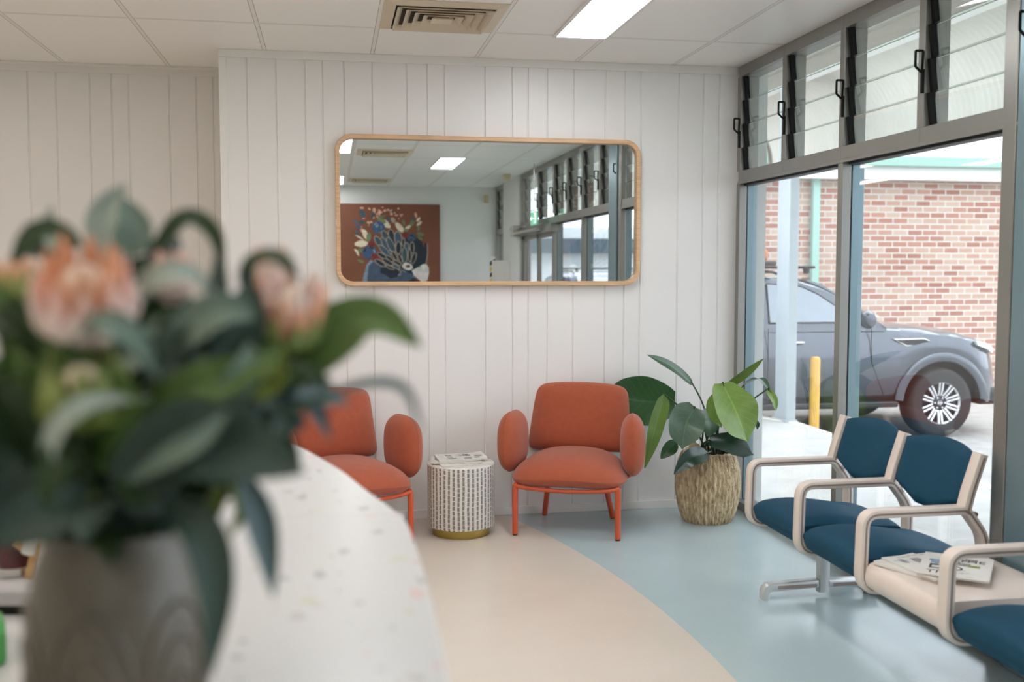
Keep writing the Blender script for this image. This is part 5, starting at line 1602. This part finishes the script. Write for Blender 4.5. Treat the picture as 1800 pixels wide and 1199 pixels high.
# ---- four wheel drive car; local x forward with the front axle at x=0, near side -Y
def make_car(name, label, paint, loc, rotz, extra=True):
    t = thing(name, label, 'car', loc, rotz)
    HW = 0.985; WB = -3.07; RA = 0.50; WR = 0.39

    def ztop(x):
        pts = [(-4.30, 0.98), (-4.26, 1.20), (-3.9, 1.27), (-0.7, 1.245), (-0.3, 1.225), (0.2, 1.175), (0.5, 1.10), (0.68, 1.01), (0.80, 0.86), (0.86, 0.70), (0.88, 0.55)]
        for (a, c), (e, f) in zip(pts, pts[1:]):
            if a <= x <= e:
                q = (x - a) / (e - a); q = q * q * (3 - 2 * q) if abs(e - a) > 0.3 else q
                return c + (f - c) * q
        return pts[-1][1]

    def hw(x):
        if x > 0.3: return HW - 0.36 * ((x - 0.3) / 0.58) ** 2.6
        if x < -3.9: return HW - 0.12 * ((-3.9 - x) / 0.4) ** 2
        return HW

    def zbot(x):
        z = 0.47
        if x > 0.45: z = 0.47 - 0.10 * min(1, (x - 0.45) / 0.2) + 0.05 * max(0, (x - 0.7) / 0.18)
        for ax in (0.0, WB):
            if abs(x - ax) < RA: z = max(z, WR + math.sqrt(RA * RA - (x - ax) ** 2))
        return z
    xs = sorted(set([round(-4.30 + k * 0.05, 3) for k in range(104) if -4.30 + k * 0.05 <= 0.88] + [ax + s * RA * q for ax in (0, WB) for s in (-1, 1) for q in (1.0, 0.98, 0.94, 0.88, 0.8, 0.7)] + [0.80, 0.84, 0.87, 0.88]))
    sec = []
    for x in xs:
        zb, zt, w = zbot(x), ztop(x), hw(x)
        zb = min(zb, zt - 0.05)
        h = zt - zb
        half = [(w - 0.03, zb), (w, zb + 0.05 * h), (w + 0.012, zb + 0.35 * h), (w + 0.012, zb + 0.55 * h), (w - 0.005, zb + 0.70 * h), (w - 0.02, zb + 0.84 * h), (w - 0.06, zt - 0.035), (w - 0.14, zt - 0.005), (w * 0.55, zt + 0.03), (0, zt + 0.04)]
        full = [(x, -a, c) for a, c in half] + [(x, a, c) for a, c in reversed(half[:-1])]
        sec.append(full)
    m = MB()
    k = len(sec[0])
    vs = [v for s in sec for v in s]; fs = []
    for i in range(len(sec) - 1):
        for j in range(k - 1):
            fs.append((i * k + j, i * k + j + 1, (i + 1) * k + j + 1, (i + 1) * k + j))
    fs.append(tuple(range(k))); fs.append(tuple((len(sec) - 1) * k + j for j in range(k)))
    m.add(vs, fs)
    m.build('body_shell', paint, t, smooth=40)
    # dark underbody
    m = MB(); m.box((-4.2, -0.70, 0.35), (0.62, 0.70, 0.95)); m.build('underbody', M['carblack'], t)
    # cabin
    zr = [(-4.28, 1.22), (-4.22, 1.43), (-4.10, 1.66), (-3.9, 1.74), (-3.3, 1.795), (-2.4, 1.81), (-1.9, 1.795), (-1.60, 1.755), (-1.33, 1.665), (-1.0, 1.475), (-0.66, 1.235)]
    m = MB(); vs = []; fs = []
    rows = []
    P = smooth_path([(a, 0, c) for a, c in zr], 4)
    for p in P:
        x, zt = p.x, p.z
        b0 = 0.945; tz = min(1, max(0, (zt - 1.23) / 0.65)); b1 = b0 - 0.16 * tz
        z0 = 1.20
        half = [(b0, z0), (b0 - (b0 - b1) * 0.5, z0 + (zt - z0) * 0.5), (b1 + 0.005, zt - 0.05 * tz), (b1 - 0.05, zt - 0.012 * tz), (b1 * 0.5, zt + 0.012 * tz), (0, zt + 0.018 * tz)]
        rows.append([(x, -a, c) for a, c in half] + [(x, a, c) for a, c in reversed(half[:-1])])
    k = len(rows[0])
    vs = [v for r_ in rows for v in r_]
    for i in range(len(rows) - 1):
        for j in range(k - 1): fs.append((i * k + j, i * k + j + 1, (i + 1) * k + j + 1, (i + 1) * k + j))
    m.add(vs, fs); m.build('cabin', paint, t, smooth=45)

    def sidey(z): return 0.945 - 0.16 * min(1, max(0, (z - 1.23) / 0.65))
    wins = [[(-0.98, 1.30), (-1.44, 1.61), (-1.62, 1.69), (-2.02, 1.72), (-2.02, 1.30)], [(-2.10, 1.30), (-2.10, 1.725), (-2.95, 1.72), (-3.02, 1.30)], [(-3.12, 1.31), (-3.06, 1.715), (-3.75, 1.69), (-3.98, 1.48), (-4.02, 1.33)]]
    for s in (-1, 1):
        for wpoly in wins:
            m = MB(); m.prism(wpoly, lambda a, c, d, s=s: (a, s * (sidey(c) + d), c), 0.0, 0.010); g = m.build('side_window', M['carglass'], t)
            f = MB(); ring = [(a, s * (sidey(c) + 0.010), c) for a, c in wpoly]; f.tube(ring, 0.009, 6, closed=True); f.build('window_trim', M['carblack'], g)
    m = MB()
    wsp = [(-0.78, 1.325), (-1.0, 1.482), (-1.33, 1.672), (-1.50, 1.735)]
    for (a, c), (e, f) in zip(wsp, wsp[1:]):
        w0, w1 = sidey(c) - 0.10, sidey(f) - 0.10
        m.add([(a, -w0, c + 0.035), (a, w0, c + 0.035), (e, w1, f + 0.035), (e, -w1, f + 0.035), (a, -w0, c + 0.01), (a, w0, c + 0.01), (e, w1, f + 0.01), (e, -w1, f + 0.01)], [(0, 1, 2, 3), (7, 6, 5, 4), (0, 4, 5, 1), (1, 5, 6, 2), (2, 6, 7, 3), (3, 7, 4, 0)])
    m.build('windscreen', M['carglass'], t)
    # wheel-arch flares
    for ax in (0.0, WB):
        for s in (-1, 1):
            m = MB()
            pts = [(ax + (RA + 0.02) * math.cos(a), s * (HW + 0.0), WR + (RA + 0.02) * math.sin(a)) for a in [R(5 + 170 * q / 24) for q in range(25)]]
            m.tube(pts, 0, sq=(0.10, 0.06, 0.015), up=(0, 1, 0)); m.build('wheel_arch', paint, t, smooth=50)
    # sills, bumper, grille, lamps
    for s in (-1, 1):
        m = MB(); m.box((WB + RA + 0.03, s * 0.90, 0.36), (-RA - 0.03, s * 1.02, 0.43)); m.build('side_step', M['carblack'], t, bevel=0.02)
        m = MB(); m.prism([(0.40, 1.085), (0.60, 1.04), (0.74, 0.97), (0.68, 0.93), (0.56, 0.985), (0.42, 1.03)], lambda a, c, d, s=s: (a, s * (hw(a) - 0.05 + d), c), 0.0, 0.078); m.build('headlamp', M['headlamp'], t, bevel=0.008)
        m = MB(); m.prism([(-0.60, 1.115), (-0.22, 1.12), (-0.13, 1.08), (-0.22, 1.035), (-0.44, 1.03)], lambda a, c, d, s=s: (a, s * (HW - 0.02 + d), c), 0, 0.022); v_ = m.build('fender_vent', M['chrome'], t, bevel=0.005)
        m = MB(); m.prism([(-0.565, 1.102), (-0.225, 1.106), (-0.155, 1.08), (-0.225, 1.048), (-0.432, 1.044)], lambda a, c, d, s=s: (a, s * (HW + 0.000 + d), c), 0, 0.006); m.build('vent_mesh', M['carblack'], v_)
        m = MB(); m.lathe([(0.0004, -0.13), (0.06, -0.115), (0.085, -0.04), (0.085, 0.06), (0.06, 0.12), (0.0004, 0.13)], 20)
        m.v = [(-0.98 + v[0] * 0.9, s * (1.10 + v[2] * 0.85), 1.335 + v[1] * 1.15) for v in m.v]
        m.tube([(-0.98, s * 0.90, 1.28), (-0.98, s * 1.05, 1.31)], 0.03, 8)
        mr = m.build('door_mirror', paint, t, smooth=50)
        m = MB(); m.box((-0.95, s * 1.02, 1.36), (-0.895, s * 1.19, 1.385)); m.build('mirror_indicator', M['headlamp'], mr, bevel=0.006)
        for xh in (-1.78, -2.86):
            m = MB(); m.tube(smooth_path([(xh - 0.12, s * 1.0, 1.085), (xh - 0.09, s * 1.03, 1.09), (xh + 0.09, s * 1.03, 1.09), (xh + 0.12, s * 1.0, 1.085)], 5), 0.014, 8); m.build('door_handle', M['chrome'], t, smooth=50)
        m = MB()
        for (xa, za, xb, zb_) in ((-0.86, 1.24, -0.70, 0.50), (-2.06, 1.24, -2.06, 0.47)):
            m.tube([(xa, s * 0.988, za), (xa, s * 1.0, (za + zb_) / 2), (xb, s * 0.986, zb_)], 0.005, 6)
        m.build('door_gap', M['carblack'], t)
        m = MB(); m.tube([(-3.9, s * 0.70, 1.77), (-3.8, s * 0.71, 1.84), (-1.9, s * 0.71, 1.85), (-1.75, s * 0.71, 1.79)], 0.016, 8); m.build('roof_rail', M['carblack'], t, smooth=50)
    m = MB(); m.box((0.82, -0.45, 0.62), (0.90, 0.45, 0.98)); m.build('grille', M['carblack'], t, bevel=0.02)
    m = MB(); m.box((0.60, -0.78, 0.33), (0.93, 0.78, 0.52)); m.build('bumper', M['carblack'], t, bevel=0.05, bseg=3)
    for x in (-1.50, -3.0):
        m = MB(); m.box((x - 0.035, -0.86, 1.885), (x + 0.035, 0.86, 1.915)); m.box((x - 0.03, -0.73, 1.83), (x + 0.03, -0.68, 1.89)); m.box((x - 0.03, 0.68, 1.83), (x + 0.03, 0.73, 1.89)); m.build('roof_bar', M['carblack'], t, bevel=0.01)
    if extra:
        m = MB(); m.box((-3.2, -0.78, 1.915), (-1.88, 0.78, 1.965)); m.build('roof_platform', M['carblack'], t, bevel=0.015)
    # wheels
    def wheel(x, s):
        w = MB(); prof = [(0.235, -0.125), (0.33, -0.135), (0.365, -0.125), (0.387, -0.09), (0.39, 0.0), (0.387, 0.09), (0.365, 0.125), (0.33, 0.135), (0.235, 0.125)]
        w.lathe(prof, 56, cap=False)
        rx = lambda bm_: setattr(bm_, 'v', [(x + v[0], s * (0.865 + v[2]), WR + v[1]) for v in bm_.v])
        rx(w); ty = w.build('wheel', M['tyre'], t, smooth=45)
        d = MB(); d.lathe([(0.0004, 0.06), (0.22, 0.055), (0.235, 0.10), (0.235, -0.1)], 40, cap=False); rx(d); d.build('rim_dish', M['rimdark'], ty, smooth=40)
        d = MB(); d.lathe([(0.222, 0.100), (0.238, 0.118), (0.244, 0.125), (0.246, 0.115), (0.24, 0.09)], 48, cap=False); rx(d); d.build('rim_lip', M['rim'], ty, smooth=50)
        for k in range(10):
            d = MB(); a = 2 * math.pi * (k + 0.5) / 10
            for off in (-0.016, 0.016):
                ca, sa = math.cos(a), math.sin(a)
                pts = [(ca * r_ - sa * off * (0.8 + r_ * 2.2), sa * r_ + ca * off * (0.8 + r_ * 2.2), z) for r_, z in ((0.085, 0.085), (0.15, 0.105), (0.228, 0.115))]
                d.tube(pts, 0, sq=(0.022, 0.02, 0.004), up=(0, 0, 1))
            rx(d); d.build('spoke', M['rim'], ty, smooth=40)
        d = MB(); d.lathe([(0.0004, 0.098), (0.03, 0.098), (0.045, 0.09), (0.075, 0.08), (0.08, 0.06)], 28, cap=False); rx(d); hb = d.build('hub', M['rimdark'], ty, smooth=40)
        d = MB(); d.tube([(0.024 * math.cos(a), 0.024 * math.sin(a), 0.100) for a in [2 * math.pi * q / 24 for q in range(24)]], 0.0035, 6, closed=True); d.box((-0.031, -0.006, 0.098), (0.031, 0.006, 0.104)); rx(d); d.build('hub_emblem', M['rim'], hb)
        d = MB()
        for q in range(6):
            a = 2 * math.pi * q / 6
            d.lathe([(0.011, 0.0), (0.010, 0.02), (0.0004, 0.022)], 8, (0.062 * math.cos(a), 0.062 * math.sin(a), 0.082), cap=False)
        rx(d); d.build('wheel_nuts', M['rim'], hb)
    for ax in (0.0, WB):
        for s in (-1, 1): wheel(ax, s)
    return t


make_car('four_wheel_drive', 'dark grey four wheel drive parked side on before the brick wall', M['carpaint'], (6.68, 11.30, GZ), 0)
t = thing('canvas_roof_bag', 'orange canvas bag strapped on the roof bars of the grey car', 'bag', (4.30, 11.2, GZ + 1.966), 0)
m = MB(); m.box((-0.50, -0.62, 0.0), (0.44, 0.62, 0.14)); m.build('bag_body', M['orangebag'], t, bevel=0.05, bseg=3)
for x in (-0.3, 0.2):
    m = MB(); m.tube(round_path([(x, -0.625, 0.0), (x, -0.625, 0.143), (x, 0.625, 0.143), (x, 0.625, 0.0)], 0.05, 4, False), 0, sq=(0.006, 0.03, 0.002), up=(1, 0, 0)); m.build('strap', M['kerb'], t)

make_car('blue_car', 'blue car parked outside, seen through the far windows in the mirror', M['carblue'], (5.75, -7.3, GZ), R(90), False)
t = thing('far_building', 'white building with dark window band across the car park, seen in the mirror', 'building', (8, -17, GZ), 0, world=True)
m = MB(); m.box((2.6, -17.4, GZ), (24, -17, 2.7)); m.build('wall', M['farwall'], t)
m = MB(); m.box((2.6, -17.0, 1.95), (24, -16.4, 2.36)); m.build('window_band', M['farband'], t)

for o in list(bpy.data.objects):
    if '_w' in o.keys(): del o['_w']
